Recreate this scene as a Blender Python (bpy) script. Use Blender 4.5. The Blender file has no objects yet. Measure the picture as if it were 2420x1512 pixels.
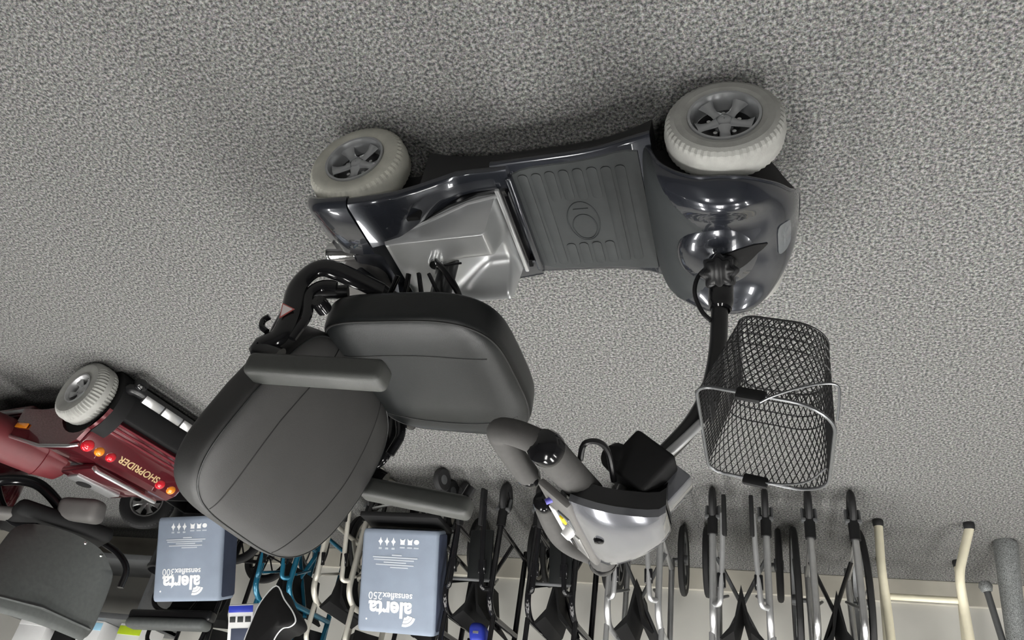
import bpy, bmesh, math, random
from mathutils import Vector, Matrix, Euler
random.seed(7)
S = bpy.context.scene
C = S.collection
PI = math.pi
# ------------------------------------------------------------------ camera
# the world frame follows the grey scooter: +X its forward direction, +Y towards the photographer, +Z up
cam_d = bpy.data.cameras.new('camera'); cam = bpy.data.objects.new('camera', cam_d); C.objects.link(cam)
S.camera = cam
PSI, TH, RO = 3.5167, 0.6106, 0.1784
cam_d.sensor_fit = 'HORIZONTAL'; cam_d.sensor_width = 36.0
cam_d.lens = 36.0 * 1808.67 / 2420.0
cam_d.clip_start = 0.02
def _cam():
    rz = Matrix.Rotation(-PSI, 3, 'Z')
    fw = Vector((0, math.cos(TH), -math.sin(TH))); rt = Vector((1, 0, 0)); up = rt.cross(fw)
    r2 = math.cos(RO) * rt + math.sin(RO) * up
    u2 = -math.sin(RO) * rt + math.cos(RO) * up
    # the phone was held upside down: both image axes are flipped
    x = rz @ (-r2); y = rz @ (-u2); z = rz @ (-fw)
    m = Matrix(((x.x, y.x, z.x, 0.8292), (x.y, y.y, z.y, 1.2297), (x.z, y.z, z.z, 1.3273), (0, 0, 0, 1)))
    cam.matrix_world = m
_cam()
# ------------------------------------------------------------------ world and view
w = bpy.data.worlds.new('room_ambient'); S.world = w; w.use_nodes = True
w.node_tree.nodes['Background'].inputs[0].default_value = (0.8, 0.85, 0.9, 1)
w.node_tree.nodes['Background'].inputs[1].default_value = 0.1
S.view_settings.view_transform = 'Standard'; S.view_settings.look = 'None'
S.view_settings.gamma = 1.0; S.view_settings.use_curve_mapping = False
S.view_settings.exposure = 0.0
LIGHT_STRENGTH = 30.5
# ------------------------------------------------------------------ materials
M = {}
def mat(name, col, rough=0.5, metal=0.0, var=0.06, vscale=30.0, bump=0.0, bscale=200.0, coat=0.0, emit=None, spec=0.5, trans=0.0):
    m = bpy.data.materials.new(name); m.use_nodes = True
    nt = m.node_tree; b = nt.nodes['Principled BSDF']
    tc = nt.nodes.new('ShaderNodeTexCoord')
    nz = nt.nodes.new('ShaderNodeTexNoise'); nz.inputs['Scale'].default_value = vscale; nz.inputs['Detail'].default_value = 4
    nt.links.new(tc.outputs['Object'], nz.inputs['Vector'])
    rp = nt.nodes.new('ShaderNodeValToRGB')
    rp.color_ramp.elements[0].position = 0.3; rp.color_ramp.elements[1].position = 0.7
    rp.color_ramp.elements[0].color = tuple(max(0, c * (1 - var)) for c in col) + (1,)
    rp.color_ramp.elements[1].color = tuple(min(1, c * (1 + var)) for c in col) + (1,)
    nt.links.new(nz.outputs['Fac'], rp.inputs['Fac']); nt.links.new(rp.outputs['Color'], b.inputs['Base Color'])
    b.inputs['Roughness'].default_value = rough; b.inputs['Metallic'].default_value = metal
    b.inputs['Specular IOR Level'].default_value = spec
    b.inputs['Coat Weight'].default_value = coat; b.inputs['Coat Roughness'].default_value = 0.04
    if trans: b.inputs['Transmission Weight'].default_value = trans
    if bump:
        n2 = nt.nodes.new('ShaderNodeTexNoise'); n2.inputs['Scale'].default_value = bscale; n2.inputs['Detail'].default_value = 3
        nt.links.new(tc.outputs['Object'], n2.inputs['Vector'])
        bp = nt.nodes.new('ShaderNodeBump'); bp.inputs['Strength'].default_value = bump; bp.inputs['Distance'].default_value = 0.002
        nt.links.new(n2.outputs['Fac'], bp.inputs['Height']); nt.links.new(bp.outputs['Normal'], b.inputs['Normal'])
    if emit:
        b.inputs['Emission Color'].default_value = emit[:3] + (1,); b.inputs['Emission Strength'].default_value = emit[3]
    M[name] = m; return m
mat('paint', (0.030, 0.033, 0.042), 0.22, 0.35, 0.04, 8, coat=1.0)
mat('head_paint', (0.17, 0.175, 0.195), 0.2, 0.5, 0.03, 8, coat=1.0)
mat('grey_plastic', (0.036, 0.040, 0.042), 0.55, 0, 0.06, 40, 0.15, 900, spec=0.3)
mat('rubber_mat', (0.040, 0.044, 0.045), 0.6, 0, 0.08, 30, 0.15, 700, spec=0.3)
mat('black_plastic', (0.010, 0.010, 0.011), 0.3, 0, 0.1, 40, 0.05, 600)
mat('black_gloss', (0.008, 0.008, 0.009), 0.12, 0, 0.1, 40)
mat('black_paint', (0.011, 0.011, 0.012), 0.28, 0.0, 0.1, 40)
mat('black_matte', (0.009, 0.009, 0.0095), 0.7, 0, 0.1, 40, spec=0.25)
mat('silver_plastic', (0.60, 0.61, 0.615), 0.3, 0.5, 0.03, 20, 0.04, 1200)
mat('silver_dark', (0.42, 0.43, 0.44), 0.25, 0.6, 0.05, 30)
mat('steel', (0.62, 0.62, 0.62), 0.28, 0.9, 0.05, 40)
mat('chrome', (0.82, 0.82, 0.82), 0.08, 1.0, 0.02, 30)
mat('alu', (0.55, 0.555, 0.56), 0.36, 0.75, 0.05, 40)
mat('grey_metal', (0.16, 0.165, 0.17), 0.4, 0.5, 0.06, 40)
mat('tyre_grey', (0.33, 0.33, 0.31), 0.75, 0, 0.09, 40, 0.2, 500)
mat('tyre_warm', (0.42, 0.415, 0.365), 0.75, 0, 0.1, 35, 0.2, 500)
mat('tyre_black', (0.014, 0.014, 0.015), 0.7, 0, 0.1, 40, 0.2, 400)
mat('vinyl', (0.011, 0.0122, 0.0126), 0.33, 0, 0.08, 25, 0.22, 750, spec=0.4)
mat('vinyl_grey', (0.028, 0.0276, 0.0272), 0.5, 0, 0.07, 25, 0.18, 750)
mat('stitch', (0.012, 0.012, 0.012), 0.7, 0, 0.1, 60)
mat('foam', (0.062, 0.060, 0.058), 0.85, 0, 0.08, 60, 0.2, 900)
mat('arm_foam', (0.048, 0.050, 0.047), 0.45, 0, 0.08, 40, 0.2, 700)
mat('wire', (0.035, 0.035, 0.036), 0.35, 0.4, 0.1, 60)
mat('wire_rim', (0.16, 0.165, 0.17), 0.3, 0.7, 0.08, 60)
mat('pale_lens', (0.11, 0.12, 0.13), 0.12, 0.0, 0.03, 20, coat=1.0)
mat('white', (0.82, 0.82, 0.82), 0.5, 0, 0.02, 20)
mat('print_white', (0.86, 0.87, 0.88), 0.6, 0, 0.01, 20)
mat('print_soft', (0.50, 0.54, 0.59), 0.6, 0, 0.01, 20)
mat('sticker_white', (0.75, 0.68, 0.67), 0.5, 0, 0.03, 60)
mat('sticker_red', (0.42, 0.10, 0.09), 0.5, 0, 0.03, 60)
mat('yellow', (0.85, 0.62, 0.02), 0.4, 0, 0.03, 60)
mat('blue_plastic', (0.03, 0.05, 0.42), 0.35, 0, 0.05, 30)
mat('violet', (0.10, 0.09, 0.42), 0.35, 0, 0.05, 30)
mat('red_paint', (0.085, 0.007, 0.012), 0.18, 0.25, 0.06, 15, coat=1.0)
mat('red_vinyl', (0.12, 0.016, 0.020), 0.5, 0, 0.12, 14, 0.2, 500)
mat('maroon_trim', (0.14, 0.012, 0.02), 0.4, 0.1, 0.06, 15)
mat('red_lens', (0.60, 0.012, 0.025), 0.12, 0, 0.04, 40, coat=1.0)
mat('amber_lens', (0.80, 0.25, 0.01), 0.12, 0, 0.04, 40, coat=1.0)
mat('gold', (0.45, 0.34, 0.17), 0.5, 0.3, 0.2, 90)
mat('bag_blue', (0.255, 0.30, 0.375), 0.7, 0, 0.06, 12, 0.15, 400)
mat('bag_navy', (0.055, 0.068, 0.11), 0.6, 0, 0.08, 20, 0.15, 400)
mat('blue_frame', (0.015, 0.15, 0.25), 0.25, 0.4, 0.06, 30, coat=0.5)
mat('cream', (0.78, 0.73, 0.56), 0.4, 0, 0.03, 30)
mat('cream_metal', (0.56, 0.54, 0.48), 0.35, 0.3, 0.04, 30)
mat('speckle', (0.24, 0.25, 0.25), 0.55, 0.2, 0.75, 320, 0.1, 600)
mat('shell_grey', (0.082, 0.088, 0.086), 0.6, 0, 0.10, 60, 0.2, 700)
mat('box_grey', (0.13, 0.125, 0.12), 0.55, 0, 0.05, 30)
mat('lime', (0.45, 0.60, 0.02), 0.5, 0, 0.04, 30)
mat('sky_blue', (0.35, 0.62, 0.80), 0.5, 0, 0.03, 30)
mat('wall_paint', (0.56, 0.55, 0.51), 0.6, 0, 0.12, 2.2, 0.05, 80)
mat('skirting', (0.50, 0.475, 0.41), 0.45, 0, 0.10, 6, 0.04, 60)
mat('room_wall', (0.22, 0.22, 0.23), 0.8, 0, 0.03, 3)
mat('ceiling_tile', (0.36, 0.36, 0.36), 0.9, 0, 0.04, 30)
mat('lamp_panel', (0.9, 0.9, 0.9), 0.5, 0, 0.0, 10, emit=(1.0, 0.985, 0.95, LIGHT_STRENGTH))
def carpet():
    m = bpy.data.materials.new('carpet'); m.use_nodes = True; nt = m.node_tree; b = nt.nodes['Principled BSDF']
    tc = nt.nodes.new('ShaderNodeTexCoord')
    def noise(s, d, r=0.6):
        n = nt.nodes.new('ShaderNodeTexNoise'); n.inputs['Scale'].default_value = s; n.inputs['Detail'].default_value = d
        n.inputs['Roughness'].default_value = r
        nt.links.new(tc.outputs['Object'], n.inputs['Vector']); return n
    a = noise(140, 3, 0.66); rp = nt.nodes.new('ShaderNodeValToRGB')
    e = rp.color_ramp.elements
    e[0].position = 0.36; e[0].color = (0.048, 0.050, 0.051, 1)
    e[1].position = 0.66; e[1].color = (0.32, 0.315, 0.305, 1)
    x = rp.color_ramp.elements.new(0.5); x.color = (0.150, 0.150, 0.146, 1)
    nt.links.new(a.outputs['Fac'], rp.inputs['Fac'])
    f = noise(380, 2, 0.6); rf = nt.nodes.new('ShaderNodeValToRGB')
    rf.color_ramp.elements[0].position = 0.35; rf.color_ramp.elements[0].color = (0.74, 0.74, 0.74, 1)
    rf.color_ramp.elements[1].position = 0.65; rf.color_ramp.elements[1].color = (1.2, 1.2, 1.2, 1)
    nt.links.new(f.outputs['Fac'], rf.inputs['Fac'])
    mx = nt.nodes.new('ShaderNodeMix'); mx.data_type = 'RGBA'; mx.blend_type = 'MULTIPLY'; mx.inputs['Factor'].default_value = 1
    nt.links.new(rp.outputs['Color'], mx.inputs['A']); nt.links.new(rf.outputs['Color'], mx.inputs['B'])
    cn = noise(210, 2, 0.6); mc = nt.nodes.new('ShaderNodeMix'); mc.data_type = 'RGBA'; mc.blend_type = 'OVERLAY'; mc.inputs['Factor'].default_value = 0.22
    nt.links.new(mx.outputs['Result'], mc.inputs['A']); nt.links.new(cn.outputs['Color'], mc.inputs['B'])
    nt.links.new(mc.outputs['Result'], b.inputs['Base Color'])
    b.inputs['Roughness'].default_value = 0.95; b.inputs['Specular IOR Level'].default_value = 0.1
    bp = nt.nodes.new('ShaderNodeBump'); bp.inputs['Strength'].default_value = 0.2; bp.inputs['Distance'].default_value = 0.003
    nt.links.new(a.outputs['Fac'], bp.inputs['Height']); nt.links.new(bp.outputs['Normal'], b.inputs['Normal'])
    M['carpet'] = m
carpet()
# ------------------------------------------------------------------ mesh helpers
def V(*a): return Vector(a)
def rot_to(d, up=(0, 0, 1)):
    z = Vector(d).normalized(); u = Vector(up)
    if abs(z.dot(u)) > 0.98: u = Vector((1, 0, 0))
    x = u.cross(z).normalized(); y = z.cross(x)
    return Matrix((x, y, z)).transposed()
def smooth_path(pts, n=6, closed=False):
    P = [Vector(p) for p in pts]
    if len(P) < 3: return P
    out = []; N = len(P)
    rng = range(N if closed else N - 1)
    for i in rng:
        p0 = P[(i - 1) % N] if (closed or i > 0) else P[i] * 2 - P[i + 1]
        p1 = P[i]; p2 = P[(i + 1) % N]
        p3 = P[(i + 2) % N] if (closed or i + 2 < N) else p2 * 2 - p1
        for k in range(n):
            t = k / n
            out.append(0.5 * ((2 * p1) + (p2 - p0) * t + (2 * p0 - 5 * p1 + 4 * p2 - p3) * t * t + (3 * p1 - p0 - 3 * p2 + p3) * t ** 3))
    if not closed: out.append(P[-1])
    return out
def round_path(pts, r=0.03, n=5):
    P = [Vector(p) for p in pts]; out = [P[0]]
    for i in range(1, len(P) - 1):
        a = P[i - 1] - P[i]; b = P[i + 1] - P[i]
        rr = min(r, a.length * .49, b.length * .49)
        s = P[i] + a.normalized() * rr; e = P[i] + b.normalized() * rr
        for k in range(n + 1):
            t = k / n; out.append((1 - t) ** 2 * s + 2 * t * (1 - t) * P[i] + t * t * e)
    out.append(P[-1]); return out
class MB:
    def __init__(s): s.v = []; s.f = []
    def add(s, vs, fs, mtx=None):
        o = len(s.v)
        s.v += [(mtx @ Vector(p)) if mtx is not None else Vector(p) for p in vs]
        s.f += [tuple(i + o for i in f) for f in fs]; return s
    def box(s, c, size, rot=None, r=0.0, seg=2):
        bm = bmesh.new(); bmesh.ops.create_cube(bm, size=1)
        for q in bm.verts: q.co = Vector((q.co.x * size[0], q.co.y * size[1], q.co.z * size[2]))
        if r > 0: bmesh.ops.bevel(bm, geom=list(bm.edges), offset=min(r, min(size) * .49), segments=seg, affect='EDGES', profile=0.5)
        bm.verts.index_update()
        R = rot.to_matrix() if isinstance(rot, Euler) else (rot if rot is not None else Matrix.Identity(3))
        s.add([R @ q.co + Vector(c) for q in bm.verts], [[q.index for q in f.verts] for f in bm.faces]); bm.free(); return s
    def tube(s, path, r, n=10, caps=True, closed=False, flat=1.0, up=None):
        P = [Vector(p) for p in path]; N = len(P)
        R = r if isinstance(r, (list, tuple)) else [r] * N
        if len(R) != N: R = [R[0] + (R[-1] - R[0]) * i / (N - 1) for i in range(N)]
        T = []
        for i in range(N):
            a = P[(i - 1) % N] if (closed or i > 0) else P[i]; b = P[(i + 1) % N] if (closed or i < N - 1) else P[i]
            d = b - a
            T.append(d.normalized() if d.length > 1e-9 else Vector((0, 0, 1)))
        u = Vector(up) if up is not None else Vector((0, 0, 1))
        if abs(u.dot(T[0])) > .95: u = Vector((1, 0, 0)) if abs(T[0].x) < .9 else Vector((0, 1, 0))
        x = (u - T[0] * u.dot(T[0])).normalized(); o = len(s.v)
        for i in range(N):
            if i:
                if up is not None and abs(Vector(up).dot(T[i])) < .97: x = (Vector(up) - T[i] * Vector(up).dot(T[i])).normalized()
                else: x = (x - T[i] * x.dot(T[i])).normalized()
            y = T[i].cross(x)
            for k in range(n):
                a = 2 * PI * k / n; s.v.append(P[i] + (x * math.cos(a) * flat + y * math.sin(a)) * R[i])
        m = N if closed else N - 1
        for i in range(m):
            for k in range(n):
                j = (i + 1) % N
                s.f.append((o + i * n + k, o + i * n + (k + 1) % n, o + j * n + (k + 1) % n, o + j * n + k))
        if caps and not closed:
            s.f.append(tuple(o + k for k in reversed(range(n)))); s.f.append(tuple(o + (N - 1) * n + k for k in range(n)))
        return s
    def cyl(s, a, b, r, n=20, r2=None): return s.tube([a, b], [r, r2 if r2 is not None else r], n)
    def lathe(s, prof, c, axis, n=48, closed=False, mod=None):
        # prof: (radius, offset along axis); mod(i_profile, k) -> radius delta
        R = rot_to(axis); o = len(s.v); L = len(prof)
        for k in range(n):
            a = 2 * PI * k / n
            for i, (r, h) in enumerate(prof):
                rr = r + (mod(i, k) if mod else 0)
                s.v.append(R @ Vector((rr * math.cos(a), rr * math.sin(a), h)) + Vector(c))
        for k in range(n):
            k2 = (k + 1) % n
            for i in range(L if closed else L - 1):
                j = (i + 1) % L
                s.f.append((o + k * L + i, o + k2 * L + i, o + k2 * L + j, o + k * L + j))
        return s
    def loft(s, rings, caps=True, closed=False):
        o = len(s.v); n = len(rings[0])
        for r in rings: s.v += [Vector(p) for p in r]
        for i in range(len(rings) - (0 if closed else 1)):
            j = (i + 1) % len(rings)
            for k in range(n):
                s.f.append((o + i * n + k, o + i * n + (k + 1) % n, o + j * n + (k + 1) % n, o + j * n + k))
        if caps and not closed:
            s.f.append(tuple(o + k for k in reversed(range(n)))); s.f.append(tuple(o + (len(rings) - 1) * n + k for k in range(n)))
        return s
    def prism(s, poly, d0, d1, f):
        # poly in 2D, f(u,v,d) -> 3D
        n = len(poly); return s.loft([[f(u, v, d0) for u, v in poly], [f(u, v, d1) for u, v in poly]])
    def superell(s, size, e1, e2, n=56, m=28, fn=None):
        def cp(t, e): c = math.cos(t); return math.copysign(abs(c) ** e, c)
        def sp(t, e): c = math.sin(t); return math.copysign(abs(c) ** e, c)
        rings = []
        for i in range(1, m):
            ph = -PI / 2 + PI * i / m; ring = []
            for k in range(n):
                th = 2 * PI * k / n
                p = Vector((size[0] * cp(ph, e1) * cp(th, e2), size[1] * cp(ph, e1) * sp(th, e2), size[2] * sp(ph, e1)))
                ring.append(fn(p) if fn else p)
            rings.append(ring)
        return s.loft(rings)
    def obj(s, name, m, parent=None, smooth=True, ang=40, origin=None):
        me = bpy.data.meshes.new(name)
        og = Vector(origin) if origin is not None else ORG[0]
        me.from_pydata([tuple(p - og) for p in s.v], [], s.f); me.validate()
        bm = bmesh.new(); bm.from_mesh(me); bmesh.ops.recalc_face_normals(bm, faces=bm.faces); bm.to_mesh(me); bm.free()
        if smooth:
            me.polygons.foreach_set('use_smooth', [True] * len(me.polygons)); me.set_sharp_from_angle(angle=math.radians(ang))
        me.materials.append(M[m] if isinstance(m, str) else m)
        o = bpy.data.objects.new(name, me); C.objects.link(o)
        if parent is not None: o.parent = parent
        else: o.location = og
        return o
ORG = [Vector((0, 0, 0))]
def tag(o, label, cat=None, group=None, kind=None):
    if label: o['label'] = label
    if cat: o['category'] = cat
    if group: o['group'] = group
    if kind: o['kind'] = kind
    return o
def thing(name, label, cat, loc=(0, 0, 0), group=None):
    o = bpy.data.objects.new(name, None); C.objects.link(o); o.location = loc; o.empty_display_size = .1
    ORG[0] = Vector(loc); return tag(o, label, cat, group)
def copy_tree(o, parent=None):
    c = o.copy(); C.objects.link(c); c.parent = parent
    for ch in o.children: copy_tree(ch, c)
    return c
def rrect(w, h, r, n=5, cx=0, cy=0):
    out = []
    for sx, sy, a0 in ((1, 1, 0), (-1, 1, PI / 2), (-1, -1, PI), (1, -1, 1.5 * PI)):
        for k in range(n + 1):
            a = a0 + PI / 2 * k / n
            out.append((cx + sx * (w / 2 - r) + r * math.cos(a), cy + sy * (h / 2 - r) + r * math.sin(a)))
    return out
# ------------------------------------------------------------------ the room
def struct(name, mb, m, label=None):
    ORG[0] = Vector((0, 0, 0)); o = mb.obj(name, m, smooth=False); o['kind'] = 'structure'
    if label: o['label'] = label
    return o
WY = -2.67
struct('floor', MB().box((0, 1.0, -0.05), (13, 7.6, 0.1)), 'carpet', 'grey speckled carpet floor')
struct('wall_back', MB().box((0, WY - 0.06, 1.35), (13, 0.12, 2.7)), 'wall_paint', 'pale cream wall behind the row of wheelchairs')
struct('wall_left', MB().box((-6.5, 1.0, 1.35), (0.1, 7.6, 2.7)), 'room_wall')
struct('wall_right', MB().box((6.5, 1.0, 1.35), (0.1, 7.6, 2.7)), 'room_wall')
struct('wall_front', MB().box((0, 4.8, 1.35), (13, 0.1, 2.7)), 'room_wall')
struct('ceiling', MB().box((0, 1.0, 2.75), (13, 7.6, 0.1)), 'ceiling_tile')
bb = MB().box((0, WY + 0.009, 0.055), (13, 0.018, 0.11), r=0.004)
struct('baseboard_back', bb, 'skirting', 'beige skirting board along the wall')
# dado rail line on the wall
# ceiling troffers: the light the shop has
def troffer(x, y, n):
    ORG[0] = Vector((x, y, 2.7))
    t = thing('ceiling_light', 'white fluorescent ceiling panel above the shop floor', 'ceiling light', (x, y, 2.7), 'fluorescent ceiling panels')
    f = MB()
    for sx in (-1, 1): f.box((x + sx * .165, y, 2.68), (.03, 1.0, .04))
    for sy in (-1, 1): f.box((x, y + sy * .485, 2.68), (.36, .03, .04))
    f.obj('frame', 'white', t, smooth=False)
    MB().box((x, y, 2.685), (.30, .94, .016)).obj('diffuser', 'lamp_panel', t, smooth=False)
n = 0
for x in (-2.7, -1.0, 0.45, 1.75, 3.3):
    for y in (-1.45, -0.05): troffer(x, y, n)
for x in (-0.4, 1.5): troffer(x, 2.3, n)
# ================================================================== the grey mobility scooter
SC = thing('mobility_scooter', 'dark grey mobility scooter with black swivel seat and grey tyres, in the middle', 'mobility scooter', (0.4, 0, 0))
def wheel(parent, c, R=.115, w=.078, steer=0.0, side=1, tyre='tyre_grey', rimr=.066, spokes=5, name='wheel', rimmat='silver_dark', tread=0.0022):
    ax = Vector((-math.sin(steer) * side, math.cos(steer) * side, 0)); h = w / 2; c = Vector(c)
    prof = [(rimr, h * .80), (rimr + .004, h * .90), (R * .70, h * 1.0), (R * .82, h * .99), (R * .90, h * .90), (R * .955, h * .74), (R * .985, h * .52), (R * .998, h * .25), (R, 0)]
    prof = prof + [(r, -a) for r, a in reversed(prof[:-1])]
    L = len(prof)
    def mod(i, k): return (-tread if (k % 2 and (i in (4, 5, 6) or i in (L - 5, L - 6, L - 7))) else 0) + (-.0016 if i in (7, L - 8) else 0)
    o = MB().lathe(prof, c, ax, 104, mod=mod).obj(name, tyre, parent, ang=22)
    # rim: lip, dish and barrel
    mb = MB().lathe([(rimr - .016, -h * .7), (rimr - .008, -h * .2), (rimr - .010, h * .45), (rimr - .006, h * .78), (rimr - .002, h * .98), (rimr + .003, h * 1.0), (rimr + .003, h * .80)], c, ax, 56)
    mb.obj('rim', rimmat, o)
    MB().lathe([(0.001, h * .05), (rimr - .010, h * .05)], c, ax, 40).obj('rim_well', 'black_paint', o)
    R3 = rot_to(ax); sp = MB()
    for k in range(spokes):
        a = 2 * PI * k / spokes + .35; rings = []
        for t in (0, .35, .7, 1.0):
            rr = .014 + (rimr - .024) * t; wd = .013 - .006 * math.sin(t * PI) + .004 * t
            hz = h * (.58 - .12 * math.sin(t * PI) + .10 * t)
            ring = []
            for u, v in ((-1, 0), (-.6, 1), (.6, 1), (1, 0), (.7, -1.2), (-.7, -1.2)):
                ring.append(c + R3 @ Vector((rr * math.cos(a) - u * wd * math.sin(a), rr * math.sin(a) + u * wd * math.cos(a), hz + v * .004)))
            rings.append(ring)
        sp.loft(rings)
    sp.obj('spokes', rimmat, o, ang=50)
    MB().lathe([(.001, h * .74), (.010, h * .73), (.0145, h * .64), (.018, h * .5), (.018, h * .05)], c, ax, 28).obj('hub_cap', rimmat, o)
    for k in range(spokes):
        a = 2 * PI * (k + .5) / spokes + .35
        p = c + R3 @ Vector((.030 * math.cos(a), .030 * math.sin(a), h * .35))
        MB().cyl(p - R3 @ Vector((0, 0, .012)), p + R3 @ Vector((0, 0, .002)), .0042, 8).obj('bolt', 'steel', o)
    return o
FX = .791
wheel(SC, (FX, .203, .115), steer=-.05)
wheel(SC, (FX, -.203, .115), steer=-.05, side=-1)
wheel(SC, (0, .203, .115), w=.076, tyre='tyre_warm')
wheel(SC, (0, -.203, .115), w=.076, tyre='tyre_warm', side=-1)
# chassis and axles
MB().box((.4, 0, .075), (.72, .16, .05), r=.01).obj('chassis', 'black_matte', SC)
MB().cyl((FX, -.17, .115), (FX, .17, .115), .014, 14).obj('front_axle', 'black_matte', SC)
MB().cyl((0, -.17, .115), (0, .17, .115), .03, 18).obj('transaxle', 'black_matte', SC)
# deck: flared foot platform
def edgeY(x):  # half width of the foot platform
    return .182 + .006 * min(1, max(0, (x - .3) / .2)) + .036 * max(0, (x - .46) / .18) ** 2.2
xs = [.30 + .35 * i / 14 for i in range(15)]
rings = []; under = []
for x in xs:
    y = edgeY(x); zt = .122 + (.012 * max(0, (x - .58) / .07) ** 2)
    rings.append([(x, y - .012, zt), (x, y - .003, zt - .003), (x, y, zt - .010), (x, y - .003, zt - .016), (x, -y + .003, zt - .016), (x, -y, zt - .010), (x, -y + .003, zt - .003), (x, -y + .012, zt)])
    under.append([(x, y - .006, zt - .0155), (x, y - .008, zt - .03), (x, y - .022, .062), (x, -y + .022, .062), (x, -y + .008, zt - .03), (x, -y + .006, zt - .0155)])
MB().loft(under).obj('undertray', 'black_plastic', SC, ang=30)
deck = MB().loft(rings).obj('foot_platform', 'paint', SC, ang=50)
# rubber mat with ribs and the embossed emblem
xs2 = [.342 + .278 * i / 12 for i in range(13)]; rings = []
for i, x in enumerate(xs2):
    y = edgeY(x) - .016 - (.014 if i in (0, 12) else (.004 if i in (1, 11) else 0)); z = .1245 + (.012 * max(0, (x - .58) / .07) ** 2)
    rings.append([(x, y, z - .003), (x, y - .003, z), (x, -y + .003, z), (x, -y, z - .003)])
fm = MB().loft(rings).obj('foot_mat', 'rubber_mat', SC, ang=30)
def rib(x0, y0, y1, wd=.022):
    pl = rrect(wd, abs(y1 - y0), wd * .45, 4, x0, (y0 + y1) / 2)
    z = .1245
    inner = rrect(wd - .004, abs(y1 - y0) - .004, wd * .4, 4, x0, (y0 + y1) / 2)
    MB().loft([[(a, b, z - .001) for a, b in pl], [(a, b, z + .0022) for a, b in pl], [(a, b, z + .0030) for a, b in inner]]).obj('rib', 'rubber_mat', fm, ang=30)
for x0 in (.366, .396, .548, .578): rib(x0, -.15, .15)
for x0 in (.426, .456, .487, .518):
    rib(x0, .062, .152); rib(x0, -.155, -.078)
def ell(cx, cy, a, b, n=40): return [(cx + a * math.cos(2 * PI * k / n), cy + b * math.sin(2 * PI * k / n), .1252) for k in range(n)]
em = MB().tube(ell(.472, -.008, .036, .062), .0017, 6, closed=True).tube(ell(.472, -.026, .027, .040), .0017, 6, closed=True)
em.tube([(.455, .032, .1252), (.489, .032, .1252)], .0017, 6)
em.obj('emblem', 'grey_plastic', fm)
# front shroud: polar dome over both front wheels
def dome(cx, cz, rim, n_prof, m=22, hole=None):
    """rim: list of (x,y,z) around; returns rings from rim up to the top"""
    rings = []
    for i in range(m):
        t = i / (m - 1); s = 1 - math.cos(t * PI / 2) if t < 1 else 1.0
        s = s * .998; ring = []
        for (x, y, z) in rim:
            k = (1 - (1 - s) ** n_prof) ** (1 / n_prof)
            ring.append(Vector((x + (cx - x) * s, y * (1 - s), z + (cz - z) * k)))
        rings.append(ring)
    return rings
half = [(.931, 0, .112), (.929, .034, .128), (.922, .064, .158), (.908, .096, .188), (.887, .134, .210), (.860, .168, .231), (.832, .189, .241), (.805, .197, .243), (.778, .199, .241),
        (.745, .199, .239), (.712, .199, .226), (.684, .197, .204), (.662, .196, .178), (.646, .196, .142), (.635, .192, .118), (.628, .165, .113), (.624, .12, .113), (.622, .06, .113), (.622, 0, .113)]
fullrim = half + [(x, -y, z) for x, y, z in reversed(half[1:-1])]
fr = smooth_path(fullrim, 4, closed=True)
rings = dome(.785, .268, [tuple(p) for p in fr], 2.5, 26)
for i_, rg in enumerate(rings):
    if i_:
        for p in rg: p.z += .028 * math.exp(-((abs(p.y) - .160) / .040) ** 2) * math.exp(-((p.x - .785) / .085) ** 2) * min(1, i_ / 8)
def surf_z(x, y):
    best = sorted(((p.x - x) ** 2 + (p.y - y) ** 2, p.z) for rg in rings for p in rg)[:5]
    w_ = [1 / (d + 1e-7) for d, z in best]
    z = sum(k * b[1] for k, b in zip(w_, best)) / sum(w_)
    dx = x - .782; q_ = (abs(dx / .098) ** (2 / .9) + abs(y / .100) ** (2 / .9))
    if q_ < 1: z = max(z, .246 + .036 * (1 - q_) ** .45 - .9 * max(0, dx) ** 1.5)
    return z
n_r = len(fr)
def is_matte(p):  # leg shield side: plain grey plastic
    return p.x < min(.745, .652 + .80 * max(0, .200 - abs(p.y))) - .12 * max(0, p.z - .25) and True
g = MB(); q = MB()
for i in range(len(rings) - 1):
    for k in range(n_r):
        k2 = (k + 1) % n_r
        vs = [rings[i][k], rings[i][k2], rings[i + 1][k2], rings[i + 1][k]]
        cen = sum(vs, Vector()) / 4
        (q if is_matte(cen) else g).add(vs, [(0, 1, 2, 3)])
def weld(mb, dist=1e-5):
    bm = bmesh.new(); vv = [bm.verts.new(p) for p in mb.v]
    for f in mb.f:
        try: bm.faces.new([vv[i] for i in f])
        except ValueError: pass
    bmesh.ops.remove_doubles(bm, verts=bm.verts, dist=dist); bm.verts.index_update()
    o = MB(); o.v = [p.co.copy() for p in bm.verts]; o.f = [tuple(p.index for p in f.verts) for f in bm.faces]; bm.free(); return o
shroud = weld(g).obj('front_shroud', 'paint', SC, ang=60)
weld(q).obj('leg_shield', 'grey_plastic', SC, ang=60)
# skirt lip below the rim
lip = MB().tube([p + Vector((0, 0, -.001)) for p in fr], .004, 8, closed=True); lip.obj('shroud_lip', 'paint', shroud)
# inner wheel wells (dark liners under the dome)
inner = [[(x * .985 + .785 * .015, y * .93, z - .002) for x, y, z in [tuple(p) for p in fr]], [(x * .80 + .785 * .20, y * .66, .075) for x, y, z in [tuple(p) for p in fr]]]
MB().loft(inner).obj('wheel_well', 'black_matte', SC)
# raised oval cowl round the tiller
def cowl(p):
    return Vector((.782 + p.x, p.y, .246 + p.z - .9 * max(0, p.x) ** 1.5))
MB().superell((.098, .100, .036), .9, .9, 48, 20, cowl).obj('tiller_cowl', 'paint', SC)
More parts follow.
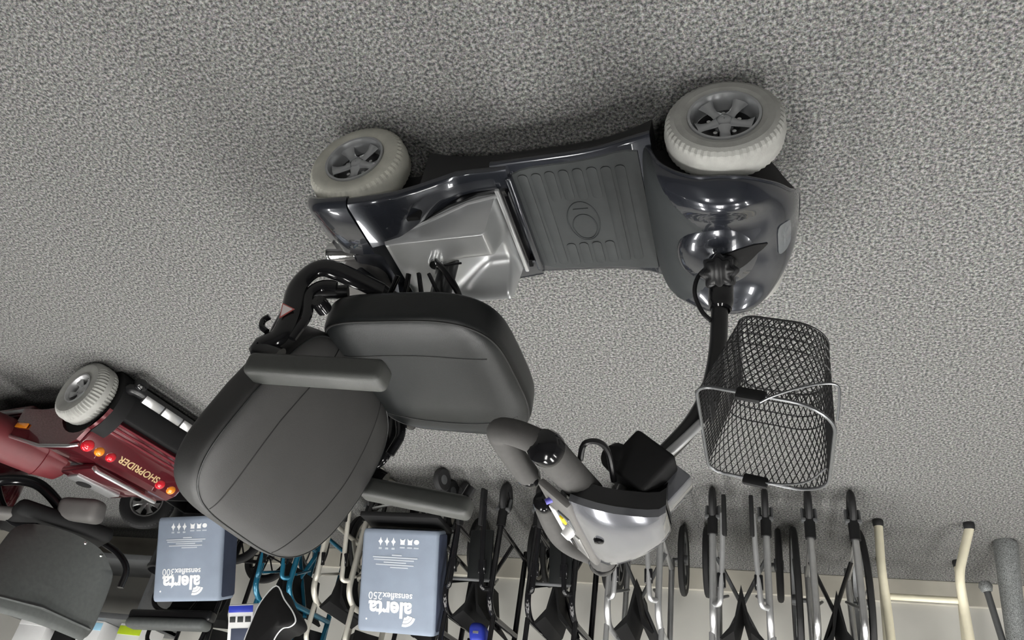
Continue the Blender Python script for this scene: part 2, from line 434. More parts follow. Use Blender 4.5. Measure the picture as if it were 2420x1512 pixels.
# black tiller slot, head lamp
def patch(pl, name, m, up=.0022, down=.006, n=4):
    cx = sum(a for a, b in pl) / len(pl); cy = sum(b for a, b in pl) / len(pl)
    rg = [[(a, b, surf_z(a, b) - down) for a, b in pl]]
    for k in range(n):
        f = 1 - k / n
        rg.append([(cx + (a - cx) * f, cy + (b - cy) * f, surf_z(cx + (a - cx) * f, cy + (b - cy) * f) + up) for a, b in pl])
    rg.append([(cx + (a - cx) * .02, cy + (b - cy) * .02, surf_z(cx, cy) + up) for a, b in pl])
    return MB().loft(rg).obj(name, m, SC, ang=35)
patch([(p.x, p.y) for p in smooth_path([(.764, .018, 0), (.790, .030, 0), (.822, .033, 0), (.858, .026, 0), (.862, .020, 0), (.845, .004, 0), (.815, -.020, 0), (.786, -.030, 0), (.766, -.012, 0)], 4, closed=True)], 'tiller_slot', 'black_matte')
patch([(p.x, p.y) for p in smooth_path([(.884, .052, 0), (.884, -.002, 0), (.886, -.026, 0), (.898, -.030, 0), (.908, -.020, 0), (.910, .0, 0), (.908, .046, 0), (.898, .056, 0)], 3, closed=True)], 'head_lamp', 'pale_lens')
# tiller post: curved black tube with clamp knob
post_pts = [(.772, 0, .265), (.770, 0, .33), (.768, 0, .40), (.763, 0, .50), (.748, 0, .585), (.722, 0, .645), (.685, 0, .695), (.640, 0, .745), (.62, 0, .77)]
pp = smooth_path(post_pts, 6)
post = MB().tube(pp, .0165, 16).obj('tiller_post', 'black_plastic', SC)
MB().lathe([(.001, .0), (.024, 0), (.024, .05), (.021, .056), (.021, .064), (.0175, .068)], (.7715, 0, .335), (-.02, 0, 1), 28).obj('collar', 'black_gloss', post)
MB().lathe([(.001, -.012), (.024, -.01), (.030, .004), (.022, .02), (.001, .024)], (.775, 0, .282), (0, 0, 1), 28).obj('pivot_joint', 'black_gloss', post)
lobes = []
for k in range(64):
    a = 2 * PI * k / 64; r = .0345 + .0038 * math.cos(8 * a); lobes.append((r * math.cos(a), r * math.sin(a)))
KC = Vector((.770, .028, .328)); KR = rot_to((-.05, .75, .66))
def knob_ring(sc_, h): return [KC + KR @ Vector((u * sc_, v * sc_, h)) for u, v in lobes]
MB().loft([knob_ring(.75, -.012), knob_ring(1, -.008), knob_ring(1, .008), knob_ring(.94, .012), knob_ring(.80, .0135), knob_ring(.76, .019), knob_ring(.5, .022)]).obj('clamp_knob', 'black_plastic', post, ang=35)
MB().cyl(KC - KR @ Vector((0, 0, .035)), KC, .009, 12).obj('knob_bolt', 'steel', post)
MB().tube(smooth_path([(.745, .012, .30), (.727, .016, .33), (.722, .016, .37), (.735, .012, .41), (.752, .006, .43)], 6), .0045, 10).obj('cable', 'black_plastic', post)
MB().tube(smooth_path([(.735, .012, .655), (.705, .014, .69), (.672, .014, .725)], 4), .0085, 12).obj('gas_strut', 'alu', post)
# battery-charger box on the tiller
bd = Vector((-.62, 0, .78)).normalized(); Rb = rot_to(bd, (0, 1, 0))
bc = Vector((.640, .012, .752))
MB().box(bc, (.085, .105, .085), Rb, r=.008, seg=3).obj('tiller_box', 'black_matte', SC)
MB().box(bc + Rb @ Vector((0, .0, 0)) + Vector((.030, -.022, .022)), (.06, .055, .09), Rb, r=.006).obj('light_housing', 'head_paint', SC)
MB().lathe([(.001, -.02), (.022, -.018), (.027, 0), (.02, .018), (.001, .022)], (.597, .045, .742), (-.4, .8, .3), 20).obj('adjust_lever', 'black_matte', SC)
# tiller head
def head_ring(x, hw, z0, z1, bulge):
    out = []
    for k in range(13):
        t = -1 + 2 * k / 12; out.append((x, t * hw, z1 + bulge * (1 - abs(t) ** 4)))
    return out
hx = [.545, .56, .585, .61, .635, .655, .672, .682]
hw = [.137, .136, .121, .103, .084, .066, .050, .040]
hz = [.860, .865, .867, .865, .860, .854, .846, .834]
hb = [.006, .008, .009, .009, .008, .007, .005, .003]
rings = []
for x, w_, z, b_ in zip(hx, hw, hz, hb):
    top = head_ring(x, w_, 0, z, b_); rings.append(top + [(x, w_ * .96, z - .014), (x, -w_ * .96, z - .014)][::1])
cover = MB().loft(rings).obj('tiller_head_cover', 'head_paint', SC, ang=50)
rings = []
for x, w_, z, b_ in zip(hx, hw, hz, hb):
    rings.append([(x, w_ * .95, z - .008), (x, w_ * .9, z - .045), (x, w_ * .5, z - .062), (x, -w_ * .5, z - .062), (x, -w_ * .9, z - .045), (x, -w_ * .95, z - .008)])
MB().loft(rings).obj('tiller_head_case', 'black_paint', SC, ang=35)
MB().lathe([(.001, .012), (.0075, .011), (.0095, .006), (.0095, -.01)], (.571, .012, .868), (0.05, 0, 1), 20).obj('cover_screw', 'black_gloss', cover)
MB().cyl((.62, 0, .77), (.60, 0, .84), .024, 16).obj('head_neck', 'black_plastic', SC)
# dashboard sloping down towards the rider
DR = Matrix.Rotation(-.67, 3, 'Y'); DC = Vector((.519, 0, .8445))
def dbox(x, y, z, sz, r=.002): return MB().box(DC + DR @ Vector((x, y, z)), sz, DR, r=r)
dash = dbox(0, 0, 0, (.070, .262, .014), .005).obj('dashboard', 'box_grey', SC)
dbox(-.022, -.020, .0085, (.014, .150, .004)).obj('dash_strip', 'white', dash)
dbox(.010, .045, .0085, (.028, .052, .004)).obj('dash_label', 'pale_lens', dash)
dbox(.006, .050, .011, (.010, .026, .005)).obj('warning_lamp', 'yellow', dash)
dbox(.012, -.055, .0085, (.026, .090, .003)).obj('gauge_window', 'steel', dash)
dbox(-.004, -.062, .0105, (.010, .055, .004)).obj('switch_row', 'black_gloss', dash)
MB().cyl(DC + DR @ Vector((-.010, .100, .006)), DC + DR @ Vector((-.014, .101, .016)), .0050, 12).obj('ignition_key', 'violet', dash)
MB().lathe([(.001, .016), (.009, .015), (.011, .0)], DC + DR @ Vector((.002, -.010, .007)), tuple(DR @ Vector((0, 0, 1))), 18).obj('speed_dial', 'white', dash)
# handlebars: two delta loops with foam grips
for s in (1, -1):
    leg = smooth_path([(.557, s * .055, .812), (.550, s * .10, .815), (.538, s * .18, .820), (.530, s * .236, .822)], 5)
    hb_ = MB().tube(leg, .0265, 18).obj('handlebar', 'foam', SC)
    tp = leg[-1]
    MB().lathe([(.0275, -.006), (.0285, .006), (.026, .016), (.017, .022), (.001, .024)], tp, (-.3, s * .95, .15), 22).obj('end_cap', 'black_gloss', hb_)
    loop = smooth_path([(.522, s * .236, .815), (.497, s * .243, .806), (.470, s * .243, .797), (.450, s * .230, .789), (.441, s * .205, .783), (.441, s * .15, .782), (.446, s * .09, .783), (.449, s * .060, .783)], 5)
    MB().tube(loop, [.019] + [.0205] * (len(loop) - 2) + [.0195], 16).obj('loop_grip', 'foam', hb_)
    tp = loop[-1]
    MB().lathe([(.0195, -.004), (.021, .004), (.019, .013), (.011, .018), (.001, .019)], tp, (.05, -s, 0), 20).obj('grip_cap', 'black_gloss', hb_)
    MB().tube(smooth_path([(.600, s * .07, .795), (.598, s * .125, .770), (.585, s * .150, .765), (.565, s * .155, .772), (.556, s * .135, .79)], 5), .005, 8, up=(0, 0, 1)).obj('brake_lever', 'black_plastic', hb_)
# rear body: side rails rising into the rear fenders
def rail(s):
    st = [  # x, y_in, y_out, z_bottom, z_top
        (.338, .12, .178, .112, .134), (.30, .125, .18, .114, .139), (.26, .127, .183, .117, .142), (.225, .127, .187, .123, .150), (.19, .125, .195, .146, .175), (.155, .122, .207, .174, .203), (.12, .117, .220, .202, .230), (.09, .108, .230, .217, .246), (.06, .10, .235, .224, .254), (.022, .095, .236, .227, .257)]
    sk = [[(x, s * yi, zb + .006), (x, s * (yo - .012), zb + .006), (x, s * (yo - .016), .068), (x, s * yi, .068)] for x, yi, yo, zb, zt in st if x > .13]
    MB().loft(sk).obj('side_skirt', 'black_plastic', SC, ang=30)
    rings = []
    for x, yi, yo, zb, zt in st:
        r = min(.012, (zt - zb) * .35)
        rings.append([(x, s * yi, zt - r * .4), (x, s * (yi + r * .4), zt), (x, s * (yo - r), zt), (x, s * (yo - r * .3), zt - r * .3), (x, s * yo, zt - r), (x, s * yo, zb + .012), (x, s * (yo - .008), zb), (x, s * yi, zb)])
    return MB().loft(rings).obj('side_rail', 'paint', SC, ang=38)
rail(1); rail(-1)
# rear cover behind the seam
rings = []
for x, wd, zt in ((.016, .236, .257), (-.025, .236, .255), (-.06, .232, .247), (-.09, .222, .232), (-.112, .204, .208), (-.126, .178, .178), (-.131, .150, .158)):
    r = .022; prof = []
    for k in range(5):
        a = PI / 2 * k / 4; prof.append((wd - r + r * math.cos(a), zt - r + r * math.sin(a)))
    prof += [(.075, zt - .003), (.055, zt - .018), (.03, zt - .026)]
    lo_ = max(.136, zt - .030)
    ring = [(x, y, z) for y, z in prof] + [(x, -y, z) for y, z in reversed(prof)] + [(x, -wd + .004, lo_), (x, -.152, lo_ - .001), (x, -.148, .13), (x, .148, .13), (x, .152, lo_ - .001), (x, wd - .004, lo_)]
    rings.append(ring)
for s in (1, -1): MB().box((.05, s * .149, .165), (.20, .012, .13), r=.003).obj('fender_liner', 'black_matte', SC)
MB().loft(rings).obj('rear_cover', 'paint', SC, ang=38)
MB().box((.16, 0, .125), (.32, .25, .04), r=.008).obj('battery_tray', 'black_plastic', SC)
# front crossbar of the rear body, next to the mat
MB().box((.337, 0, .128), (.016, .31, .024), r=.006, seg=3).obj('tray_edge', 'paint', SC)
MB().box((.309, 0, .150), (.010, .275, .010), r=.003).obj('tray_trim', 'silver_plastic', SC)
for s in (1, -1):
    rg = [[(x, s * .108, z - .05), (x, s * .108, z), (x, s * .128, z + .004), (x, s * .128, z - .05)] for x, z in ((.325, .142), (.26, .146), (.20, .170), (.15, .200), (.10, .226), (.04, .238))]
    MB().loft(rg).obj('battery_surround', 'black_gloss', SC, ang=30)
MB().tube([(.306, .121, .153), (.24, .119, .166), (.17, .117, .200), (.11, .114, .226)], .0045, 8).obj('tray_trim', 'silver_plastic', SC)
# battery pack: silver box with two lobes and a scooped nose
def bat():
    nx, ny = 30, 60; x0, x1, y0, y1 = .048, .302, -.126, .122
    def top(u, v):
        x = x0 + (x1 - x0) * u; y = y0 + (y1 - y0) * v
        # lobes at both sides, a scoop between them that opens to the front
        k = min(1, max(0, (u - .30) / .55)); k = k * k * (3 - 2 * k)
        z = .264 - .085 * k * math.exp(-((y + .036) / .062) ** 4) - .008 * u
        return x, y, z
    rings = []
    g = []
    for i in range(nx + 1):
        row = []
        for j in range(ny + 1):
            row.append(top(i / nx, j / ny))
        g.append(row)
    mb = MB(); vs = []; fs = []
    def inset(p, k):
        x, y, z = p; cx, cy = .165, 0
        return (cx + (x - cx) * k, cy + (y - cy) * k, z)
    for i in range(nx + 1):
        for j in range(ny + 1): vs.append(inset(g[i][j], .885))
    for i in range(nx):
        for j in range(ny):
            a = i * (ny + 1) + j; fs.append((a, a + 1, a + ny + 2, a + ny + 1))
    # border loop outwards and down
    loop = [(i, 0) for i in range(nx + 1)] + [(nx, j) for j in range(1, ny + 1)] + [(i, ny) for i in range(nx - 1, -1, -1)] + [(0, j) for j in range(ny - 1, 0, -1)]
    prev = [i * (ny + 1) + j for i, j in loop]
    for k, dz in ((.905, .002), (.925, .010), (.935, .020), (1.0, None)):
        cur = []
        for i, j in loop:
            p = inset(g[i][j], k); z = p[2] - dz if dz is not None else .142
            cur.append(len(vs)); vs.append((p[0], p[1], z))
        m = len(loop)
        for t in range(m): fs.append((prev[t], prev[(t + 1) % m], cur[(t + 1) % m], cur[t]))
        prev = cur
    fs.append(tuple(prev))
    return mb.add(vs, fs)
bp = bat().obj('battery_pack', 'silver_plastic', SC, ang=50)
MB().lathe([(.001, .012), (.012, .011), (.0165, .004), (.0165, -.02)], (.160, .050, .270), (.1, .2, 1), 24).obj('seat_post_button', 'chrome', SC)
# seat post, swivel and lever
MB().cyl((.165, 0, .17), (.165, 0, .43), .024, 20).obj('seat_post', 'black_plastic', SC)
MB().lathe([(.001, .40), (.085, .40), (.085, .412), (.03, .418), (.03, .44)], (.165, 0, 0), (0, 0, 1), 32).obj('swivel_plate', 'black_plastic', SC)
MB().box((.16, .0, .435), (.26, .22, .012), r=.004).obj('seat_bracket', 'black_plastic', SC)
for k in range(4):
    a = PI * (k - 1.5) / 9
    MB().box((.085 + .035 * k, .072, .365), (.008, .012, .075), Euler((.5, a, 0)), r=.002).obj('swivel_rib', 'black_gloss', SC)
MB().tube(smooth_path([(.165, .055, .275), (.19, .05, .30), (.225, .03, .35), (.25, .02, .41)], 5), .014, 10, flat=.35, up=(0, 0, 1)).obj('swivel_lever', 'black_plastic', SC)
MB().tube([(.165, .05, .282), (.235, .075, .30)], .0025, 8).obj('lever_wire', 'black_plastic', SC)
# freewheel housing and polished bumper end at the back
hs = MB().superell((.060, .060, .040), .5, .6, 36, 18, lambda p: Vector((-.062 + p.x, -.050 + p.y, .235 + p.z - .25 * max(0, -p.x - .0)))).obj('freewheel_housing', 'box_grey', SC)
for dy in (-.012, -.038): MB().lathe([(.001, .004), (.006, .0035), (.008, -.004)], (-.078, dy - .02, .262), (-.35, 0, 1), 14).obj('button', 'grey_plastic', hs)
MB().lathe([(.001, .0), (.022, .0), (.024, .006), (.022, .012), (.021, .075), (.001, .075)], (-.142, .028, .195), (1, -.05, .05), 28).obj('tail_tube', 'chrome', SC)
MB().tube(smooth_path([(-.05, .02, .26), (0, .0, .29), (.03, -.03, .30), (.05, -.08, .28)], 6), .016, 12).obj('rear_strut', 'black_plastic', SC)
# ---- seat cushion
SA, SB, SH = .190, .222, .052
E1, E2 = .42, .42
def seat_fn(p):
    x, y, z = p
    y2 = y * (1 - .04 * (-x / SA)) * (1 - .15 * max(0, x / SA) ** 3)
    z2 = z + .012 * (x / SA) - .010 * max(0, x / SA) ** 4 + .010 * (abs(y) / SB) ** 2
    return Vector((.184 + x, y2 - .018, .498 + z2))
def seat_top(x, y):
    q_ = (abs(x / SA) ** (2 / E2) + abs(y / SB) ** (2 / E2)) ** (E2 / E1)
    return SH * max(0, 1 - q_) ** (E1 / 2)
seat = MB().superell((SA, SB, SH), E1, E2, 72, 36, seat_fn).obj('seat_cushion', 'vinyl', SC, ang=80)
def seam_on(fn_top, fn, line, r, parent, m='stitch', name='seam'):
    pts = [fn(Vector((x, y, fn_top(x, y)))) for x, y in line]
    MB().tube(pts, r, 6).obj(name, m, parent)
for y0, b in ((.10, .015), (-.135, -.02)):
    seam_on(seat_top, seat_fn, [(-.17 + .325 * t / 30, y0 + b * math.sin(PI * t / 30)) for t in range(31)], .0016, seat)
def ring_seam(size, e1, e2, ph, fn, parent, r=.0022, m='stitch', name='piping', k0=0, k1=96):
    pts = []
    for k in range(k0, k1):
        th = 2 * PI * k / 96; cp = lambda t, e: math.copysign(abs(math.cos(t)) ** e, math.cos(t)); sp = lambda t, e: math.copysign(abs(math.sin(t)) ** e, math.sin(t))
        pts.append(fn(Vector((size[0] * cp(ph, e1) * cp(th, e2), size[1] * cp(ph, e1) * sp(th, e2), size[2] * sp(ph, e1)))))
    MB().tube(pts, r, 6, closed=(k1 - k0 == 96)).obj(name, m, parent)
ring_seam((SA * 1.002, SB * 1.002, SH * 1.002), E1, E2, .38, seat_fn, seat)
# ---- backrest
BW, BH, BT = .234, .208, .056
RB = Matrix.Rotation(math.radians(-23), 3, 'Y')
def back_fn(p):
    # p: x = thickness (front +), y = width, z = height
    z = p.z; y = p.y * (1 - .10 * max(0, -z / BH) - .04 * max(0, z / BH) ** 3)
    x = p.x - .030 * (1 - (abs(p.y) / BW) ** 2) * .5 + .015 * math.cos(z / BH * 1.5)
    q_ = RB @ Vector((x, y, z))
    return Vector((-.078, 0, .695)) + q_
def back_super(e1, e2):
    mb = MB(); rings = []
    def cp(t, e): c = math.cos(t); return math.copysign(abs(c) ** e, c)
    def sp(t, e): c = math.sin(t); return math.copysign(abs(c) ** e, c)
    m, n = 36, 80
    for i in range(1, m):
        ph = -PI / 2 + PI * i / m; ring = []
        for k in range(n):
            th = 2 * PI * k / n
            ring.append(back_fn(Vector((BT * sp(ph, e1), BW * cp(ph, e1) * cp(th, e2), BH * cp(ph, e1) * sp(th, e2)))))
        rings.append(ring)
    return mb.loft(rings)
BE1, BE2 = .45, .52
back = back_super(BE1, BE2).obj('backrest', 'vinyl_grey', SC, ang=80)
def back_top(y, z):
    q_ = (abs(y / BW) ** (2 / BE2) + abs(z / BH) ** (2 / BE2)) ** (BE2 / BE1)
    return BT * max(0, 1 - q_) ** (BE1 / 2)
for y0, bow in ((.115, .03), (-.115, -.03)):
    pts = []
    for t in range(33):
        z = -.195 + .39 * t / 32; y = y0 + bow * math.sin(PI * t / 32) * .8
        pts.append(back_fn(Vector((back_top(y, z), y, z))))
    MB().tube(pts, .0015, 6).obj('seam', 'stitch', back)
pts = []
for k in range(96):
    th = 2 * PI * k / 96; ph = .36
    cp = lambda t, e: math.copysign(abs(math.cos(t)) ** e, math.cos(t)); sp = lambda t, e: math.copysign(abs(math.sin(t)) ** e, math.sin(t))
    pts.append(back_fn(Vector((BT * sp(ph, BE1), BW * cp(ph, BE1) * cp(th, BE2), BH * cp(ph, BE1) * sp(th, BE2))) * 1.002))
MB().tube(pts, .0018, 6, closed=True).obj('piping', 'vinyl', back)
# ---- armrests
def arm(s, xr, zr, xf, zf, y, yf):
    d = Vector((xf - xr, yf - y, zf - zr)); L = d.length; R3 = rot_to(d, (0, 0, 1))
    c = Vector(((xr + xf) / 2, (y + yf) / 2, (zr + zf) / 2))
    o = MB().box(c, (.052, .046, L), R3, r=.0135, seg=4).obj('armrest', 'arm_foam', SC, ang=60)
    pl = [(xr + .05, y, zr - .02), (xr + .0, y, zr - .045), (-.012, s * .243, .60), (-.006, s * .243, .55), (-.014, s * .243, .485), (.004, s * .242, .445), (.03, s * .236, .432), (.07, s * .215, .437), (.12, s * .16, .437)]
    MB().tube(smooth_path(pl, 5), .021, 12, flat=.55, up=(0, 1, 0)).obj('arm_bracket', 'black_gloss', o)
    MB().tube(smooth_path([(.01, s * .236, .60), (.025, s * .236, .55), (.012, s * .236, .50), (.03, s * .234, .475), (.06, s * .224, .47)], 5), .013, 10, flat=.6, up=(0, 1, 0)).obj('hinge_link', 'black_gloss', o)
    MB().lathe([(.001, .010), (.012, .009), (.015, 0), (.015, -.02)], (.045, s * .236, .520), (0, s, 0), 18).obj('pivot_bolt', 'black_gloss', o)
    MB().tube(smooth_path([(-.045, s * .24, .585), (-.058, s * .243, .575), (-.060, s * .243, .560), (-.050, s * .243, .552)], 5), .006, 8).obj('hook', 'black_gloss', o)
    if s < 0: MB().tube([(xf - .02, yf, zf - .02), (xf - .005, yf - s * .004, zf - .05)], .012, 10).obj('arm_end', 'black_plastic', o)
    # warning triangle sticker on the outer face of the bracket
    cx, cz = -.002, .548
    tri = [(cx - .018, cz - .016), (cx + .014, cz + .000), (cx - .012, cz + .020)]
    ys = s * .2565
    st = MB().loft([[(a, ys, b) for a, b in tri], [(a, ys + s * .0012, b) for a, b in tri]]).obj('warning_sticker', 'sticker_red', o, smooth=False)
    mx_ = sum(a for a, b in tri) / 3; mz_ = sum(b for a, b in tri) / 3
    t2 = [(mx_ + (a - mx_) * .78, mz_ + (b - mz_) * .78) for a, b in tri]
    MB().loft([[(a, ys + s * .001, b) for a, b in t2], [(a, ys + s * .0017, b) for a, b in t2]]).obj('sticker_face', 'sticker_white', st, smooth=False)
    return o
arm(1, -.045, .668, .232, .690, .243, .240)
arm(-1, -.045, .676, .222, .712, -.256, -.272)
# back frame
for s in (1, -1):
    MB().tube(smooth_path([(.05, s * .17, .44), (-.03, s * .19, .46), (-.06, s * .19, .52), (-.075, s * .18, .60)], 5), .014, 10).obj('back_post', 'black_paint', SC)
# ================================================================== wire basket
def basket():
    BO = (.845, 0, .5)
    root = thing('wire_basket', 'dark wire mesh basket with folding handles hung in front of the scooter tiller', 'basket', BO)
    tilt = Matrix.Rotation(math.radians(-13), 3, 'Y'); ctr = Vector((.852, .0, .601)); H = .175
    def P(u, v, t):  # t 0 bottom .. 1 rim ; local
        return ctr + tilt @ Vector((u, v, (t - .5) * H))
    def rr(t, n=8):
        wx = .150 + .062 * t; wy = .235 + .075 * t; out = []; ox = .006 + .002 * t
        for sx, sy, a0 in ((1, 1, 0), (-1, 1, PI / 2), (-1, -1, PI), (1, -1, 1.5 * PI)):
            r = (.058 + .012 * t) if sx > 0 else .030
            for k in range(n + 1):
                a = a0 + PI / 2 * k / n; out.append((ox + sx * (wx / 2 - r) + r * math.cos(a), sy * (wy / 2 - r) + r * math.sin(a)))
        return out
    def per(t, N=160):
        pts = rr(t); L = [0]
        for i in range(len(pts)):
            a = pts[i]; b = pts[(i + 1) % len(pts)]; L.append(L[-1] + math.hypot(b[0] - a[0], b[1] - a[1]))
        out = []
        j = 0
        for k in range(N):
            s = L[-1] * k / N
            while L[j + 1] < s: j += 1
            f = (s - L[j]) / max(1e-9, L[j + 1] - L[j]); a = pts[j]; b = pts[(j + 1) % len(pts)]
            out.append((a[0] + (b[0] - a[0]) * f, a[1] + (b[1] - a[1]) * f))
        return out
    N = 156; lo = per(0, N); hi = per(1, N)
    def W(s, t):
        i = int(math.floor(s)) % N; f = s - math.floor(s); j = (i + 1) % N
        a = Vector(lo[i]).lerp(Vector(lo[j]), f); b = Vector(hi[i]).lerp(Vector(hi[j]), f); c = a.lerp(b, t)
        return P(c.x, c.y, t)
    side = MB()
    for k in range(78):
        for sg in (1, -1):
            side.tube([W(k * 2 + sg * 15 * t / 9, t / 9) for t in range(10)], .0010, 4, caps=False)
    side.obj('side_mesh', 'wire', root, ang=30)
    bot = MB(); poly = rr(0)
    wx, wy = .150, .235
    for k in range(-24, 25):
        for sg in (1, -1):
            # line v = sg*u + c, clipped to the rectangle
            c = k * .0165; seg = []
            for q in range(41):
                u = -wx / 2 + wx * q / 40; v = sg * u + c
                r_ = .058 if u > 0 else .030; du = abs(u) - (wx / 2 - r_); dv = abs(v) - (wy / 2 - r_)
                if abs(v) <= wy / 2 and not (du > 0 and dv > 0 and du * du + dv * dv > r_ * r_): seg.append((u, v))
            if len(seg) > 1: bot.tube([P(seg[0][0] + .006, seg[0][1], 0), P(seg[-1][0] + .006, seg[-1][1], 0)], .0010, 4, caps=False)
    bot.obj('bottom_mesh', 'wire', root, ang=30)
    MB().tube([P(u, v, 1) for u, v in rr(1)], .0030, 8, closed=True).obj('rim_wire', 'wire_rim', root)
    MB().tube([P(u, v, 0) for u, v in rr(0)], .0022, 8, closed=True).obj('bottom_wire', 'wire', root)
    for t in (.12, .24, .38):
        MB().tube([P(Vector(a).lerp(Vector(b), t).x, Vector(a).lerp(Vector(b), t).y, t) for a, b in zip(lo, hi)], .0015, 6, closed=True).obj('hoop_wire', 'wire', root)
    for s in (1, -1):
        y = s * .155
        cl = P(-.012, y, 1)
        MB().box(cl + Vector((0, 0, .002)), (.046, .012, .022), tilt, r=.005).obj('handle_clip', 'black_matte', root)
        hd = smooth_path([(.834, .158, .700), (.852, .170, .697), (.888, .184, .692), (.922, .190, .688), (.944, .184, .688), (.946, .166, .702), (.943, .140, .722)] if s > 0 else [(.834, -.152, .690), (.872, -.142, .697), (.910, -.112, .704), (.938, -.052, .706)], 6)
        MB().tube(hd, .0020, 8).obj('wire_handle', 'wire_rim', root)
    # bracket to the tiller
    MB().box(P(-.094, 0, .55), (.008, .07, .09), tilt, r=.003).obj('mount_plate', 'black_matte', root)
    MB().box((.742, 0, .600), (.03, .03, .035), Euler((0, .3, 0)), r=.004).obj('mount_block', 'black_matte', root)
basket()
# ================================================================== folded wheelchairs along the wall
def wheelchair(x, y, hw, label, group, fm='alu', rw=.29, hang=True, hub='grey_metal', rz=0.0, brace='grey_metal', cat='wheelchair', front='alu', foot=False):
    t = thing('folded_wheelchair', label, cat, (0, 0, 0), group)
    for s in (1, -1):
        X = s * hw
        MB().tube(round_path([(X, 0, .155), (X, 0, .50), (X * 1.02, -.07, .545), (X * 1.02, -.40, .53)], .07, 6), .0125, 12).obj('front_tube', fm, t)
        MB().tube(round_path([(X, -.405, .16), (X, -.405, .60), (X, -.44, .90), (X, -.53, .925)], .05, 5), .0125, 12).obj('back_tube', fm, t)
        MB().tube([(X, 0, .20), (X, -.40, .20)], .0105, 10).obj('lower_rail', fm, t)
        MB().tube(round_path([(X * 1.08, -.06, .54), (X * 1.08, -.06, .70), (X * 1.08, -.38, .70), (X * 1.08, -.39, .56)], .05, 5), .0105, 10).obj('arm_tube', fm, t)
        MB().box((X * 1.08, -.2, .722), (.045, .26, .028), r=.011, seg=3).obj('arm_pad', 'black_matte', t)
        MB().tube([(X, -.50, .918), (X, -.60, .935)], .017, 12).obj('push_handle', 'black_matte', t)
        # sleeve, fork and castor
        MB().tube([(X, 0, .115), (X, 0, .195)], .0195, 14).obj('castor_sleeve', 'black_matte', t)
        fk = MB().tube(round_path([(X + .022, .0, .125), (X + .022, -.015, .075)], .01), .007, 8).tube([(X - .022, 0, .125), (X - .022, -.015, .075)], .007, 8).box((X, 0, .125), (.058, .028, .014), r=.004)
        fk.obj('castor_fork', 'grey_metal', t)
        ct = MB().lathe([(.03, .011), (.052, .013), (.062, .011), (.068, .005), (.068, -.005), (.062, -.011), (.052, -.013), (.03, -.011)], (X, -.015, .068), (1, 0, 0), 32, closed=True).obj('castor', 'tyre_black', t)
        MB().lathe([(.001, .008), (.008, .008), (.012, .006), (.031, .006), (.031, -.006), (.012, -.006), (.008, -.008), (.001, -.008)], (X, -.015, .068), (1, 0, 0), 24).obj('castor_hub', hub, ct)
        # rear wheel
        wx = s * (hw + .048)
        rwo = MB().lathe([(rw - .030, .008), (rw - .012, .013), (rw - .003, .009), (rw, 0), (rw - .003, -.009), (rw - .012, -.013), (rw - .030, -.008)], (wx, -.43, rw), (s, 0, 0), 56, closed=True).obj('rear_wheel', 'tyre_black', t)
        rm = MB().lathe([(rw - .045, .008), (rw - .028, .008), (rw - .028, -.008), (rw - .045, -.008)], (wx, -.43, rw), (s, 0, 0), 56, closed=True)
        rm.obj('wheel_rim', hub, rwo)
        MB().lathe([(.001, .02), (.02, .018), (.026, -.02), (.001, -.022)], (wx, -.43, rw), (s, 0, 0), 20).obj('wheel_hub', hub, rwo)
        for k in range(9):
            a = 2 * PI * k / 9
            MB().tube([(wx, -.43 + .02 * math.cos(a), rw + .02 * math.sin(a)), (wx, -.43 + (rw - .04) * math.cos(a), rw + (rw - .04) * math.sin(a))], .0045 if rw < .2 else .003, 6).obj('spoke', hub, rwo)
        MB().cyl((X, -.43, rw if rw < .25 else rw), (wx, -.43, rw), .009, 10).obj('axle', 'grey_metal', rwo)
        # X brace, steep because the chair is folded
        MB().tube([(X, -.21 + s * .009, .20), (-X * .85, -.21 + s * .009, .56)], .0135, 10, flat=.6).obj('cross_brace', brace, t)
        MB().tube([(X, -.03, .43), (X * .55, -.20 + s * .009, .36)], .006, 8).obj('stay', fm, t)
        if hang:
            h0 = (X * .72, .035, .47); 
            hg = MB().tube(round_path([(X, .0, .455), h0, (X * .60, .075, .30), (X * .55, .115, .155)], .05, 5), .0100, 10).obj('leg_rest', fm, t)
            MB().box((X * .50, .118, .165), (.016, .05, .15), Euler((.25, 0, 0)), r=.005).obj('foot_plate', 'black_matte', hg)
            MB().box((X * .66, .050, .385), (.03, .022, .055), Euler((.35, 0, 0)), r=.004).obj('latch', 'black_gloss', hg)
    if fm == 'black_gloss':
        MB().box((hw * .35, .012, .325), (hw * 1.05, .018, .20), Euler((.12, .06, 0)), r=.006).obj('calf_pad', 'vinyl', t)
        MB().tube([(-hw, .004, .425), (hw, .004, .425)], .007, 8).obj('front_bar', 'grey_metal', t)
    # folded seat and back upholstery
    MB().loft([[(-hw * .8, yy, .555), (-hw * .3, yy, .50), (0, yy, .36), (hw * .3, yy, .50), (hw * .8, yy, .555), (hw * .72, yy, .562), (hw * .3, yy, .53), (0, yy, .42), (-hw * .3, yy, .53), (-hw * .72, yy, .562)] for yy in (-.06, -.2, -.38)]).obj('seat_sling', 'black_matte', t, ang=20)
    MB().loft([[(-hw, -.42, zz), (-hw * .4, -.36, zz), (0, -.30, zz), (hw * .4, -.36, zz), (hw, -.42, zz), (hw * .4, -.375, zz), (0, -.315, zz), (-hw * .4, -.375, zz)] for zz in (.58, .72, .86)]).obj('back_sling', 'black_matte', t, ang=20)
    t.location = (x, y, 0); t.rotation_euler = (0, 0, rz)
    return t
G1 = 'folded wheelchairs in the row along the wall'
wheelchair(1.075, -1.70, .076, 'silver folded wheelchair next to the cream walking frame', G1, 'steel', .29, hang=False, brace='black_paint')
wheelchair(.745, -1.70, .098, 'silver folded wheelchair, second from the cream walking frame', G1, 'alu', .15)
